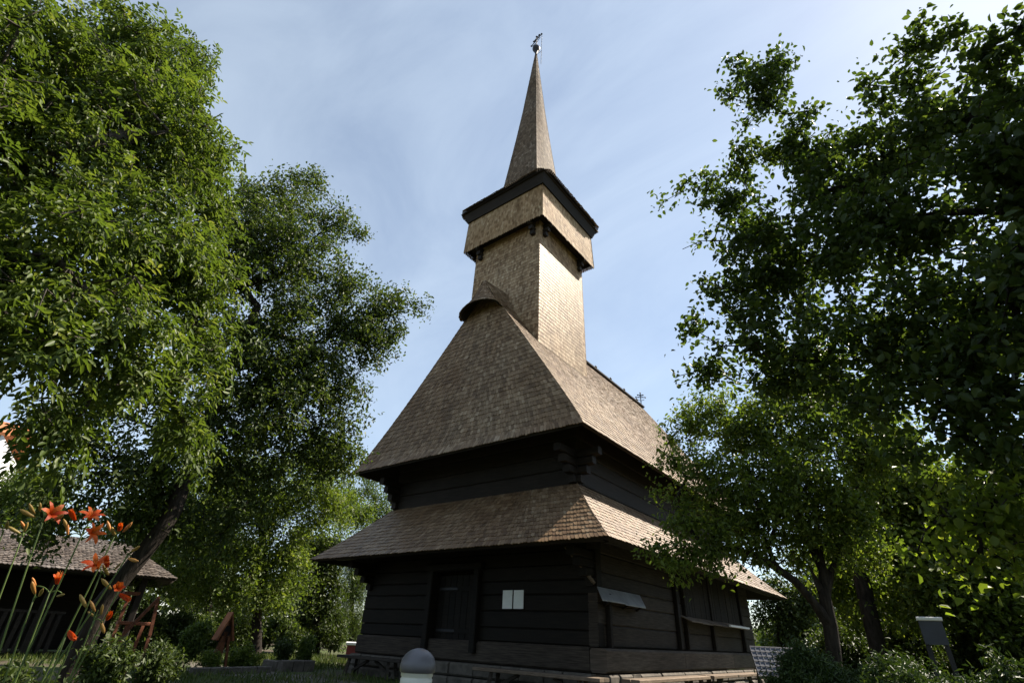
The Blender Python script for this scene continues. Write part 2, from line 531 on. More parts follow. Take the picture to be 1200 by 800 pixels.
# ------------------------------------------------------------------ shingled surfaces
def shingle_surface(name, S, mats, parent, expo=0.15, wid=0.10, thick=0.022, deck=0.09, flip=False,
                    rows_len=None, tmin=0.0, tmax=1.0, deckgrid=(12, 8), tip=0.03, overl=1.75, hang=0.05, rbias=None, lap=0.022, rough=1.0, lift0=None):
    """S(s, t) -> point; s across (left to right seen from outside), t from the eave (0) to the top (1)"""
    sgn = -1.0 if flip else 1.0

    def normal(s, t):
        e = 1e-3
        ds = S(min(s + e, 1), t) - S(max(s - e, 0), t)
        dt = S(s, min(t + e, 1)) - S(s, max(t - e, 0))
        n = np.cross(ds, dt) * sgn
        return n / (np.linalg.norm(n) + 1e-12)

    ts = np.linspace(tmin, tmax, 60)
    mid = [S(0.5, t) for t in ts]
    cum = np.concatenate([[0], np.cumsum([np.linalg.norm(b - a) for a, b in zip(mid[:-1], mid[1:])])])
    total = cum[-1]
    nr = max(2, int(round(total / expo)))
    V, Lp, St, Mi, Rn = [], [], [], [], []
    dark_i = 1
    for r in range(nr):
        t0 = float(np.interp(r * total / nr, cum, ts))
        t1 = float(np.interp(min(total, (r * total / nr) + expo * overl), cum, ts))
        # widths measured along the row
        ss = np.linspace(0, 1, 9)
        row = [S(s, t0) for s in ss]
        c2 = np.concatenate([[0], np.cumsum([np.linalg.norm(b - a) for a, b in zip(row[:-1], row[1:])])])
        Lr = c2[-1]
        if Lr < wid * 0.5:
            continue
        n = max(1, int(round(Lr / wid)))
        edges = np.arange(n + 1) + (0.5 if r % 2 else 0.0)
        edges = edges + rng.uniform(-0.12, 0.12, n + 1)
        edges = np.clip(edges / n, 0, 1)
        edges[0] = 0
        if r % 2:
            edges = np.concatenate([edges, [1.0]]) if edges[-1] < 1 else edges
        else:
            edges[-1] = 1
        ev = np.interp(edges * Lr, c2, ss)
        ev[0] -= lap / Lr
        ev[-1] += lap / Lr
        rowb = rng.uniform(-0.06, 0.06)
        for a, b in zip(ev[:-1], ev[1:]):
            if (b - a) * Lr < 0.025:
                continue
            jit = rng.uniform(-0.014, 0.014) + (rng.uniform(0.02, 0.05) if rng.random() < 0.012 else 0)
            g_ = 0.004 / max(Lr, 0.01)
            a2, b2 = a + g_, b - g_
            P0, P1, P2, P3 = S(a2, t0), S(b2, t0), S(b2, t1), S(a2, t1)
            nn = normal((a + b) / 2, (t0 + t1) / 2)
            dn = (P0 + P1 - P2 - P3)
            dn /= np.linalg.norm(dn) + 1e-9
            ex = hang if r == 0 else 0.0
            lift = (lift0 or thick * 1.15) + thick * rng.uniform(-0.15, 0.5) * rough
            P0 = P0 + nn * lift + dn * (jit + ex)
            P1 = P1 + nn * (lift + rng.uniform(-0.004, 0.004) * rough) + dn * (jit + ex)
            Pm = (P0 + P1) / 2 + dn * tip
            P2 = P2 - nn * 0.004
            P3 = P3 - nn * 0.004
            base = len(V)
            V += [P0, Pm, P1, P2, P3, P0 - nn * thick, Pm - nn * thick, P1 - nn * thick]
            for q in ((0, 1, 2, 3, 4), (5, 6, 1, 0), (6, 7, 2, 1), (0, 4, 5), (2, 7, 3)):
                St.append(len(Lp))
                Lp += [base + i for i in q]
                Mi.append(0)
            odd = rng.random()
            rv = float(np.clip((0.02 if odd < 0.03 else 0.98 if odd > 0.975 else rng.beta(1.7, 1.9)) + rowb + (rbias(a, t0) if rbias else 0), 0, 1))
            Rn += [rv] * 8
    # deck below the shingles: two skins and a rim
    gs, gt = deckgrid
    base = len(V)
    for off in (-0.014, -deck):
        for j in range(gt + 1):
            for i in range(gs + 1):
                s, t = i / gs, tmin + (tmax - tmin) * j / gt
                V.append(S(s, t) + normal(s, t) * off)
                Rn.append(0.4)
    NN = (gs + 1) * (gt + 1)

    def quad(*q):
        St.append(len(Lp))
        Lp.extend(q)
        Mi.append(dark_i)
    for j in range(gt):
        for i in range(gs):
            a = base + j * (gs + 1) + i
            quad(a, a + 1, a + gs + 2, a + gs + 1)
            quad(a + NN, a + NN + gs + 1, a + NN + gs + 2, a + NN + 1)
    for i in range(gs):
        a = base + i
        quad(a, a + NN, a + NN + 1, a + 1)
        a = base + gt * (gs + 1) + i
        quad(a, a + 1, a + NN + 1, a + NN)
    for j in range(gt):
        a = base + j * (gs + 1)
        quad(a, a + gs + 1, a + NN + gs + 1, a + NN)
        a = base + j * (gs + 1) + gs
        quad(a, a + NN, a + NN + gs + 1, a + gs + 1)
    return np_mesh(name, np.array(V), Lp, St, mats, parent, Rn, Mi)


def lerp(a, b, s):
    return a + (b - a) * s


# ------------------------------------------------------------------ church
church = thing('wooden_church', 'tall dark wooden church with two tiers of shingled roofs and a slender shingled spire', 'church')
ZS = 0.64
fm = MB()
# rough stone footing
random.seed(3)
for (x0, y0, x1, y1) in ((-W, -0.06, 0, -0.06), (0.06, 0, 0.06, 10.9), (-W - 0.06, 0, -W - 0.06, 10.9)):
    L = math.hypot(x1 - x0, y1 - y0)
    k = 0.0
    while k < L - 0.1:
        w = random.uniform(0.35, 0.75)
        w = min(w, L - k)
        for h0, h1 in ((-0.1, 0.18), (0.185, 0.445)):
            cx = lerp(x0, x1, (k + w / 2) / L)
            cyy = lerp(y0, y1, (k + w / 2) / L)
            th = 0.34 + random.uniform(-0.05, 0.05)
            sz = (w - 0.03, th, h1 - h0 - 0.015) if abs(y1 - y0) < 0.1 else (th, w - 0.03, h1 - h0 - 0.015)
            fm.box((cx, cyy, (h0 + h1) / 2), sz, ch=0.035)
        k += w
fm.box((-W / 2, 5.4, 0.12), (W - 0.3, 10.5, 0.48))
fm.build('foundation', STONE, church)


def log_wall(mb, p0, p1, z0, z1, nlog, th, out, seed, gaps=()):
    rr = random.Random(seed)
    p0, p1 = np.asarray(p0, float), np.asarray(p1, float)
    hs = [rr.uniform(0.85, 1.15) for _ in range(nlog)]
    sc = (z1 - z0) / sum(hs)
    z = z0
    for i, h in enumerate(hs):
        hh = h * sc
        zc = z + hh / 2
        d = (p1 - p0) / np.linalg.norm(p1 - p0)
        spans = [(0.0, np.linalg.norm(p1 - p0))]
        for (a, b, ga, gb) in gaps:
            if zc > ga and zc < gb:
                spans = [(0.0, a), (b, spans[-1][1])]
        for a, b in spans:
            jo = rr.uniform(-0.012, 0.012)
            q0 = p0 + d * (a - (out if (a == 0 and i % 2) else 0.0))
            q1 = p0 + d * (b + (out if (b > np.linalg.norm(p1 - p0) - 0.01 and i % 2) else 0.0))
            off = np.array(out_n) * jo
            mb.beam(np.append(q0 + off, zc), np.append(q1 + off, zc), th, hh - 0.003, ch=0.022)
        z += hh


wl = MB()
out_n = (0, -1)
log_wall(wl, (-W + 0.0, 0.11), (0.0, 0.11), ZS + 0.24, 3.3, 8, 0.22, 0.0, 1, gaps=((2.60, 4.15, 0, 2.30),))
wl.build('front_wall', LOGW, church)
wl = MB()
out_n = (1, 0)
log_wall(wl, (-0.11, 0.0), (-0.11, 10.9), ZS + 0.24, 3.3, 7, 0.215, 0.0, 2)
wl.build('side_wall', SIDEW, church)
wl = MB()
log_wall(wl, (-W + 0.11, 0.23), (-W + 0.11, 10.9), ZS + 0.24, 3.3, 8, 0.215, 0.0, 3)
out_n = (0, 1)
log_wall(wl, (-W + 0.22, 10.8), (-0.22, 10.8), ZS + 0.24, 3.3, 8, 0.215, 0.0, 4)
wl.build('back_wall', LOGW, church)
# apse behind, five sided
ap = MB()
for z in np.arange(0.4, 3.3, 0.3):
    pts = [(-1.3, 10.9), (-1.3, 12.0), (-2.5, 13.4), (-4.8, 13.4), (-6.0, 12.0), (-6.0, 10.9)]
    for a, b in zip(pts[:-1], pts[1:]):
        ap.beam((*a, z + 0.14), (*b, z + 0.14), 0.2, 0.285, ch=0.03)
ap.build('apse_wall', LOGW, church)
bk = MB()  # solid boxes added inside the walls to stop light leaking between logs
bk.box((-W / 2, 5.55, 1.9), (W - 0.09, 10.4, 2.75))
bk.box((-W + 1.28, 0.2, 1.9), (2.44, 0.31, 2.7))
bk.box((-1.55, 0.2, 1.9), (3.0, 0.31, 2.7))
bk.box((-W / 2, 5.45, 4.5), (W - 1.5, 10.0, 1.9))
bk.build('light_stop', DARKW, church)
# heavy sill beams
sm = MB()
sm.beam((-W - 0.03, 0.10, ZS + 0.02), (-0.2, 0.10, ZS + 0.02), 0.30, 0.42, ch=0.04)
sm.beam((-W, 0.21, ZS + 0.02), (-W, 11.0, ZS + 0.02), 0.34, 0.42, ch=0.04)
sm.build('sill_beam', SIDEW, church)
sm = MB()
for a, b in ((-0.06, 3.9), (3.91, 7.7), (7.71, 11.0)):
    sm.beam((0.0, a, ZS + 0.02), (0.0, b, ZS + 0.02), 0.36, 0.40, ch=0.04)
sm.build('sill_beam', SILLW, church)

# upper wall (between the two roofs)
uw = MB()
D_, DF = 0.475, 0.096
x0u, x1u, y0u, y1u = -W + D_, -D_, DF, 10.7
out_n = (0, -1)
log_wall(uw, (x0u, y0u + 0.1), (x1u, y0u + 0.1), 3.3, 5.6, 6, 0.2, 0.0, 11)
out_n = (1, 0)
log_wall(uw, (x1u - 0.1, y0u + 0.2), (x1u - 0.1, y1u), 3.3, 5.6, 6, 0.2, 0.0, 12)
log_wall(uw, (x0u + 0.1, y0u + 0.2), (x0u + 0.1, y1u), 3.3, 5.6, 6, 0.2, 0.0, 13)
uw.build('upper_wall', DARKW, church)
# stepped log consoles under the upper eave
for cx_, sx in ((x1u, 1), (x0u, -1)):
    cm = MB()
    for i in range(4):
        e = 0.12 + 0.19 * i
        z = 4.20 + 0.2 * i
        cm.beam((cx_ - sx * 0.10, y0u + 0.3, z), (cx_ - sx * 0.10, y0u - e, z), 0.19, 0.185, ch=0.025)
    cm.build('console', DARKW, church)
    cm = MB()
    for i in range(4):
        e = 0.10 + 0.16 * i
        z = 4.215 + 0.2 * i
        cm.beam((cx_ - sx * 0.3, y0u + 0.115, z), (cx_ + sx * e, y0u + 0.115, z), 0.18, 0.182, ch=0.025)
    cm.build('console', DARKW, church)
# consoles carrying the lower eave
for cx_, sx in ((0.0, 1), (-W, -1)):
    cm = MB()
    for i in range(4):
        e = 0.10 + 0.24 * i
        cm.beam((cx_ - sx * 0.13, 0.2, 2.02 + 0.165 * i), (cx_ - sx * 0.13, -e, 2.02 + 0.165 * i), 0.18, 0.16, ch=0.02)
    cm.build('console', LOGW, church)
# diagonal strut at the near corner
st = MB()
st.beam((-0.35, -0.62, 2.62), (-0.02, -0.07, 1.98), 0.06, 0.05)
st.build('strut', BEAMW, church)

# plates under the eaves
pl = MB()
pl.beam((-W - 0.6, -0.75, 2.72), (0.6, -0.75, 2.72), 0.14, 0.14, ch=0.02)
pl.beam((0.62, -0.7, 2.70), (0.62, 11.5, 2.70), 0.14, 0.14, ch=0.02)
pl.build('wall_plate', DARKW, church)

# ---- lower roof
ZE1, ZT1 = 2.638, 4.10


def low_side(sx):
    def S(s, t):
        xe, xt = 0.987, -0.47
        z = ZE1 + (ZT1 - ZE1) * (0.86 * t + 0.14 * t * t)
        x = lerp(xe, xt, t)
        yf, yb = lerp(-1.333, 0.09, t), lerp(12.22, 10.72, t)
        s_ = s if sx > 0 else 1 - s
        y = lerp(yf, yb, s_)
        return np.array([x if sx > 0 else -W - x, y, z])
    return S


def low_front(s, t):
    z = ZE1 + (ZT1 - ZE1) * (0.86 * t + 0.14 * t * t)
    x = lerp(0.987, -0.47, t)
    return np.array([lerp(-W - x, x, s), lerp(-1.333, 0.09, t), z])


def low_back(s, t):
    z = ZE1 + (ZT1 - ZE1) * (0.86 * t + 0.14 * t * t)
    x = lerp(0.987, -0.47, t)
    return np.array([lerp(x, -W - x, s), lerp(12.22, 10.72, t), z])


ro = dict(expo=0.148, wid=0.085, thick=0.014, tip=0.02)
lr = bpy.data.objects.new('lower_roof', None)
COL.objects.link(lr)
lr.parent = church
shingle_surface('front_slope', low_front, [SH_LOW, DARKW], lr, **ro)
shingle_surface('side_slope', low_side(1), [SH_LOW, DARKW], lr, **ro)
shingle_surface('side_slope', low_side(-1), [SH_LOW, DARKW], lr, **ro)
shingle_surface('back_slope', low_back, [SH_LOW, DARKW], lr, **ro)

# ---- upper roof
ZE2, ZR = 5.071, 11.02
XC = -W / 2


def up_x(t):
    return lerp(0.364, XC, t) + 0.10 * max(0, 1 - t / 0.2) ** 2 * 0.0


def up_yf(t):
    return -1.026 + 1.02 * t ** 0.62


def up_yb(t):
    return 13.1 - 1.2 * t ** 0.62


def up_z(t):
    return ZE2 + (ZR - ZE2) * t


def up_side(sx):
    def S(s, t):
        s_ = s if sx > 0 else 1 - s
        x = up_x(t)
        return np.array([x if sx > 0 else -W - x, lerp(up_yf(t), up_yb(t), s_), up_z(t)])
    return S


def up_front(s, t):
    x = up_x(t)
    return np.array([lerp(-W - x, x, s), up_yf(t), up_z(t)])


def up_back(s, t):
    x = up_x(t)
    return np.array([lerp(x, -W - x, s), up_yb(t), up_z(t)])


ur = bpy.data.objects.new('upper_roof', None)
COL.objects.link(ur)
ur.parent = church
shingle_surface('front_slope', up_front, [SH_ROOF, DARKW], ur, deckgrid=(8, 48), tmax=0.97, **ro)
shingle_surface('side_slope', up_side(1), [SH_ROOF, DARKW], ur, deckgrid=(6, 48), tmax=0.995, **ro)
shingle_surface('side_slope', up_side(-1), [SH_ROOF, DARKW], ur, deckgrid=(6, 48), tmax=0.995, **ro)
shingle_surface('back_slope', up_back, [SH_ROOF, DARKW], ur, deckgrid=(8, 48), tmax=0.97, **ro)
# hood over the opening at the head of the front slope
HA = np.array([XC, -0.22, 11.14])


def hood(s, t):
    th = lerp(-PI / 2, PI / 2, s)
    e = np.array([XC + 0.80 * math.sin(th), -0.30 - 0.34 * math.cos(th), 9.86 + 0.20 * math.cos(th)])
    top = HA + np.array([0.06 * math.sin(th), 0.0, 0.0])
    p = lerp(e, top, t)
    # flare
    p[1] += 0.10 * t * (1 - t)
    p[2] -= 0.12 * math.sin(PI * t)
    return p


def hood_back(sx):
    def S(s, t):
        s_ = s if sx > 0 else 1 - s
        a = lerp(np.array([XC + sx * 0.80, -0.30, 9.86]), HA + np.array([sx * 0.06, 0, 0]), t)
        b = lerp(np.array([XC + sx * 0.70, 0.84, 9.95]), np.array([XC + sx * 0.08, 0.84, 11.24]), t)
        p = lerp(a, b, s_)
        p[2] -= 0.05 * math.sin(PI * t)
        return p
    return S


shingle_surface('hood', hood, [SH_ROOF, DARKW], ur, expo=0.11, wid=0.085, thick=0.016, deck=0.06, tip=0.02, deckgrid=(18, 6))
shingle_surface('hood_flank', hood_back(1), [SH_ROOF, DARKW], ur, expo=0.11, wid=0.085, thick=0.016, deck=0.05, tip=0.02)
shingle_surface('hood_flank', hood_back(-1), [SH_ROOF, DARKW], ur, expo=0.11, wid=0.085, thick=0.016, deck=0.05, tip=0.02)
# ridge board with little wooden knobs
rm = MB()
rm.beam((XC, 3.6, ZR + 0.03), (XC, 11.95, ZR + 0.03), 0.24, 0.12, ch=0.03)
rm.build('ridge_board', DARKW, ur)
for y in np.arange(4.6, 11.7, 1.35):
    k = MB()
    k.lathe([(0.02, 0.05), (0.05, 0.12), (0.06, 0.17), (0.035, 0.22), (0.005, 0.27)], (XC, y, ZR + 0.03), 10)
    k.build('ridge_knob', DARKW, ur)


def iron_cross(parent, base, h, w, name='roof_cross', n2=True, ang=0.0):
    m = MB()
    ca, sa = math.cos(ang), math.sin(ang)
    b = np.asarray(base, float)
    r = 0.016 * h + 0.012
    m.tube([b, b + (0, 0, h)], r, 8)
    for fz, fw in ((0.66, 1.0), (0.84, 0.55)) if n2 else ((0.62, 1.0),):
        p = b + (0, 0, h * fz)
        d = np.array([ca, sa, 0]) * w / 2 * fw
        m.tube([p - d, p + d], r * 0.9, 8)
        for q in (p - d, p + d):
            m.lathe([(0.004, -r * 2), (r * 2, 0), (0.004, r * 2)], q, 8)
    d = np.array([ca, sa, 0]) * w / 2
    for sgn in (-1, 1):
        m.tube([b + (0, 0, h * 0.40) , b + d * 0.75 * sgn + (0, 0, h * 0.50)], r * 0.6, 6)
        m.tube([b + (0, 0, h * 0.66) + d * 0.5 * sgn, b + (0, 0, h * 0.84)], r * 0.5, 6)
    m.lathe([(0.004, -r * 2), (r * 2, 0), (0.004, r * 2)], b + (0, 0, h), 8)
    return m.build(name, IRON, parent)


iron_cross(church, (XC, 11.85, ZR + 0.05), 0.72, 0.46, 'ridge_cross', ang=0.6)

# ---- tower
TX, TY, TH, TD = -3.66, 2.265, 1.50, 1.455
tower = bpy.data.objects.new('tower', None)
COL.objects.link(tower)
tower.parent = church


def face4(hx, hy, z0, z1, k, hx1=None, hy1=None):
    """vertical (or battered) wall of a rectangular tower; k: 0 front 1 right 2 back 3 left"""
    hx1 = hx if hx1 is None else hx1
    hy1 = hy if hy1 is None else hy1

    def S(s, t):
        a, b = lerp(hx, hx1, t), lerp(hy, hy1, t)
        c = [(-a, -b), (a, -b), (a, b), (-a, b)]
        p, q = c[k], c[(k + 1) % 4]
        return np.array([TX + lerp(p[0], q[0], s), TY + lerp(p[1], q[1], s), lerp(z0, z1, t)])
    return S


to = dict(rough=0.3, expo=0.135, wid=0.085, thick=0.006, tip=0.022, deck=0.08, deckgrid=(4, 4), hang=0.0)
for k in range(4):
    shingle_surface('shaft', face4(TH + 0.03, TD + 0.03, 7.6, 13.95, k, TH - 0.03, TD - 0.03), [SH_TOWER, DARKW], tower, lift0=0.019, **to)
GH, GD = TH + 0.31, TD + 0.31
to['hang'] = 0.10
to['tip'] = 0.05
for k in range(4):
    shingle_surface('gallery', face4(GH + 0.03, GD + 0.03, 13.82, 15.30, k, GH - 0.02, GD - 0.02), [SH_GALLERY, DARKW], tower, **to)
gm = MB()
gm.box((TX, TY, 13.96), (2 * GH - 0.16, 2 * GD - 0.16, 0.08))
gm.build('gallery_floor', DARKW, tower)
# stepped brackets below the gallery
for bx, by, dx, dy in ((TH - 0.28, -TD, 0, -1), (-TH + 0.28, -TD, 0, -1), (TH, -TD + 0.28, 1, 0), (TH, TD - 0.28, 1, 0),
                       (-TH, -TD + 0.28, -1, 0), (-TH, TD - 0.28, -1, 0)):
    b = MB()
    for i in range(3):
        e = 0.12 + 0.085 * i
        z = 13.36 + 0.185 * i
        b.beam((TX + bx - dx * 0.05, TY + by - dy * 0.05, z), (TX + bx + dx * e, TY + by + dy * e, z), 0.17, 0.165, ch=0.03)
    b.build('bracket', DARKW, tower)
# broad eave of the spire: boarded underside and a thick shingled edge
EH, ED = TH + 0.62, TD + 0.62
em = MB()
em.box((TX, TY, 15.36), (2 * GH + 0.10, 2 * GD + 0.10, 0.10))
for i in range(17):
    x = TX - EH + 0.08 + (2 * EH - 0.16) * (i + 0.5) / 17
    em.box((x, TY, 15.66 + 0.003 * (i % 2)), ((2 * EH - 0.16) / 17 - 0.008, 2 * ED - 0.12, 0.035))
em.build('eave_soffit', DARKW, tower)
fb = MB()
for k in range(4):
    S = face4(GH + 0.04, GD + 0.04, 15.26, 15.64, k, EH - 0.14, ED - 0.14)
    for s0 in (0.0,):
        s1 = 1.0
        fb.add([S(s0, 0), S(s1, 0), S(s1, 1), S(s0, 1), S(s0, 0) + (0, 0, 0.03), S(s1, 0) + (0, 0, 0.03), S(s1, 1) + (0, 0, 0.03), S(s0, 1) + (0, 0, 0.03)],
               [(0, 3, 2, 1), (4, 5, 6, 7), (0, 1, 5, 4), (2, 3, 7, 6), (1, 2, 6, 5), (0, 4, 7, 3)])
fb.build('cove_board', DARKW, tower)

# ---- spire: low skirt flaring into a steep needle
ZEA, ZAP = 15.74, 28.0


def sp_half(z):
    need = 0.0795 * (ZAP - z) + 0.03
    if z < 16.9:
        k = (z - ZEA) / (16.9 - ZEA)
        e = EH
        n0 = 0.0795 * (ZAP - 16.9) + 0.03
        return n0 + (e - n0) * (1 - k) ** 2.3
    return need


def spire_face(k):
    def S(s, t):
        z = ZEA + (ZAP - ZEA) * (t ** 1.0)
        h = sp_half(z)
        hy = h * (ED / EH if z < 16.5 else 1.0)
        c = [(-h, -hy), (h, -hy), (h, hy), (-h, hy)]
        p, q = c[k], c[(k + 1) % 4]
        x, y = lerp(p[0], q[0], s), lerp(p[1], q[1], s)
        # corners soften with height so the needle reads almost round
        rr = math.hypot(x, y)
        f = min(1.0, max(0.0, (z - 17.0) / 6.0)) * 0.55
        if rr > 1e-6:
            tgt = h * 1.12
            x, y = lerp(x, x / rr * tgt, f), lerp(y, y / rr * tgt, f)
        elif rr == 0:
            pass
        if z < 16.9:                       # rounded hip corners on the skirt
            cl = EH * 1.30
            if rr > cl:
                x, y = x * cl / rr, y * cl / rr
        return np.array([TX + x, TY + y, z])
    return S


spire = bpy.data.objects.new('spire', None)
COL.objects.link(spire)
spire.parent = church
for k in range(4):
    shingle_surface('spire_side', spire_face(k), [SH_SPIRE, DARKW], spire, expo=0.14, wid=0.085, thick=0.010, tip=0.02,
                    deck=0.05, deckgrid=(8, 60), hang=0.06)
fin = MB()
fin.lathe([(0.06, -0.25), (0.05, 0.0), (0.10, 0.12), (0.06, 0.18), (0.15, 0.27), (0.205, 0.40), (0.205, 0.48), (0.14, 0.62), (0.05, 0.70), (0.03, 0.9)], (TX, TY, ZAP), 20)
fin.build('finial_ball', IRON, spire, smooth=True)
iron_cross(spire, (TX, TY, ZAP + 0.62), 1.0, 0.85, 'spire_cross', ang=-0.25)
lr_ = MB()
lr_.tube([(TX + 0.30, TY + 0.05, ZAP - 1.2), (TX + 0.32, TY + 0.05, ZAP + 1.5)], 0.014, 6)
lr_.tube([(TX + 0.05, TY + 0.02, ZAP - 0.1), (TX + 0.31, TY + 0.05, ZAP - 0.05)], 0.012, 6)
lr_.build('lightning_rod', IRON, spire)

# ---- door, posts and pent covers
door = MB()
for i in range(7):
    x = -W + 2.68 + 0.202 * i + 0.1
    door.box((x, 0.16, 1.48), (0.194, 0.05, 1.55), ch=0.006)
door.box((-W + 3.37, 0.125, 1.05), (1.30, 0.03, 0.10))
door.box((-W + 3.37, 0.125, 1.95), (1.30, 0.03, 0.10))
dr = door.build('door', LOGW, church)
for zz in (1.05, 1.95):
    MB().box((-W + 3.05, 0.105, zz), (0.62, 0.012, 0.05)).build('hinge', IRON, dr)
h = MB().box((-W + 3.95, 0.09, 1.45), (0.03, 0.04, 0.22))
h.build('handle', IRON, dr)
df = MB()
df.box((-W + 2.60, 0.0, 1.50), (0.17, 0.30, 1.72), ch=0.02)
df.box((-W + 4.14, 0.0, 1.50), (0.17, 0.30, 1.72), ch=0.02)
df.box((-W + 3.37, -0.005, 2.42), (1.85, 0.31, 0.17), ch=0.02)
df.build('door_frame', LOGW, church)
for y, w_ in ((0.36, 0.10), (4.05, 0.16), (4.55, 0.10), (6.6, 0.14), (9.5, 0.13)):
    m = MB().box((0.055, y, 2.05 if y > 1 else 1.35), (0.10, w_, 2.30 if y > 1 else 0.95), ch=0.012)
    m.build('clamp_post', DARKW, church)
bm_ = MB()
y = 4.75
rb = random.Random(4)
while y < 9.3:
    w_ = rb.uniform(0.16, 0.26)
    bm_.box((0.035 + rb.uniform(0, 0.012), y + w_ / 2, 2.25), (0.03, w_ - 0.012, 1.35))
    y += w_
bm_.build('boarding', DARKW, church)


def pent(y0, y1, z1, z0, out, mat, sk=0.0):
    m = MB()
    th = 0.02
    n = max(1, int((y1 - y0) / 0.75))
    for i in range(n):
        a, b = lerp(y0, y1, i / n), lerp(y0, y1, (i + 1) / n) - 0.01
        sag = 0.015 * (i % 2)
        m.add([(0.0, a, z1), (0.0, b, z1), (out, b + sk, z0 - sag), (out, a + sk, z0 - sag),
               (0.0, a, z1 - th), (0.0, b, z1 - th), (out, b + sk, z0 - th - sag), (out, a + sk, z0 - th - sag)],
              [(0, 3, 2, 1), (4, 5, 6, 7), (0, 1, 5, 4), (3, 7, 6, 2), (1, 2, 6, 5), (0, 4, 7, 3)])
    return m.build('pent_cover', mat, church)


pent(0.0, 2.0, 1.93, 1.68, 0.22, TIN, -0.2)
for yy in (0.25, 1.1, 1.75):
    MB().beam((0.01, yy, 1.60), (0.20, yy - 0.15, 1.655), 0.035, 0.035).build('pent_bracket', DARKW, church)
pent(4.2, 9.9, 1.66, 1.52, 0.34, BEAMW)
tr_ = MB()  # white strip painted in for the sunlit lower edge of the cover
tr_.beam((0.42, 7.0, 1.535), (0.42, 8.9, 1.535), 0.05, 0.05)
tr_.build('pent_lit_edge', WHITEP, church)

# notices pinned to the front wall
for x, lab in ((-2.275, 'left one of two white paper notices pinned to the dark front wall of the church'),
               (-1.965, 'right one of two white paper notices pinned to the dark front wall of the church')):
    nt = MB().box((x, -0.016, 1.70), (0.27, 0.012, 0.37))
    o = nt.build('paper_notice', PAPER)
    tag(o, lab, 'notice', 'paper notices on the church wall')


# ------------------------------------------------------------------ benches
def bench(x0, y0, x1, y1, z, mat, label, wide=0.36, cover=None):
    c = ((x0 + x1) / 2, (y0 + y1) / 2)
    L = math.hypot(x1 - x0, y1 - y0)
    a = math.atan2(y1 - y0, x1 - x0)
    t = thing('plank_bench', label, 'bench', (c[0], c[1], 0), a, 'plank benches along the church walls')
    s = MB()
    for k in (-1, 1):
        s.box((0, k * wide / 4, z - 0.03), (L, wide / 2 - 0.012, 0.06), ch=0.008)
    s.build('seat', mat, t)
    for sx in (-1, 1):
        for k in (-1, 1):
            g_ = MB()
            xx = sx * (L / 2 - 0.45)
            g_.beam((xx, k * wide * 0.30, z - 0.06), (xx + sx * 0.06, k * wide * 0.42, 0.0), 0.07, 0.07)
            g_.build('leg', SIDEW, t)
        b = MB()
        b.beam((sx * (L / 2 - 0.47), 0, 0.10), (sx * (L / 2 - 1.05), 0, z - 0.07), 0.05, 0.06)
        b.build('brace', SIDEW, t)
    return t


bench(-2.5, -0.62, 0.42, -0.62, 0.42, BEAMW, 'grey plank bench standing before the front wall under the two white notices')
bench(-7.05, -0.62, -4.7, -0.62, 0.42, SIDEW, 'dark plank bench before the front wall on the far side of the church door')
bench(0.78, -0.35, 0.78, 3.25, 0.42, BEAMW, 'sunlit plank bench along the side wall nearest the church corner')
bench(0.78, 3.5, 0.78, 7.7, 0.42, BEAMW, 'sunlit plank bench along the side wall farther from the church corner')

# ------------------------------------------------------------------ bollard lamp
bp = at(492, 760, 2.15)
bl = thing('bollard_lamp', 'white bollard lamp with a domed grey metal cap in front of the church', 'bollard', (bp[0], bp[1], 0))
BR = 0.056
m = MB()
m.lathe([(0.10, 0.0), (0.10, 0.012), (0.085, 0.02), (0.075, 0.05)], seg=36)
m.build('base', CAPM, bl, smooth=True)
m = MB()
pr = [(BR, 0.05)]
z = 0.05
while z < 0.815:
    pr += [(BR, z + 0.008), (BR - 0.003, z + 0.011), (BR - 0.003, z + 0.014), (BR, z + 0.017), (BR, z + 0.048)]
    z += 0.05
pr.append((BR, 0.832))
m.lathe(pr, seg=40)
m.build('tube', LAMPW, bl, smooth=True)
m = MB()
pr = [(BR + 0.001, 0.826), (BR + 0.006, 0.829), (BR + 0.007, 0.842)]
for i in range(1, 13):
    a = i / 12 * PI / 2
    pr.append(((BR + 0.007) * math.cos(a) + 0.0005, 0.842 + 0.058 * math.sin(a)))
m.lathe(pr, seg=40)
m.build('cap', CAPM, bl, smooth=True)


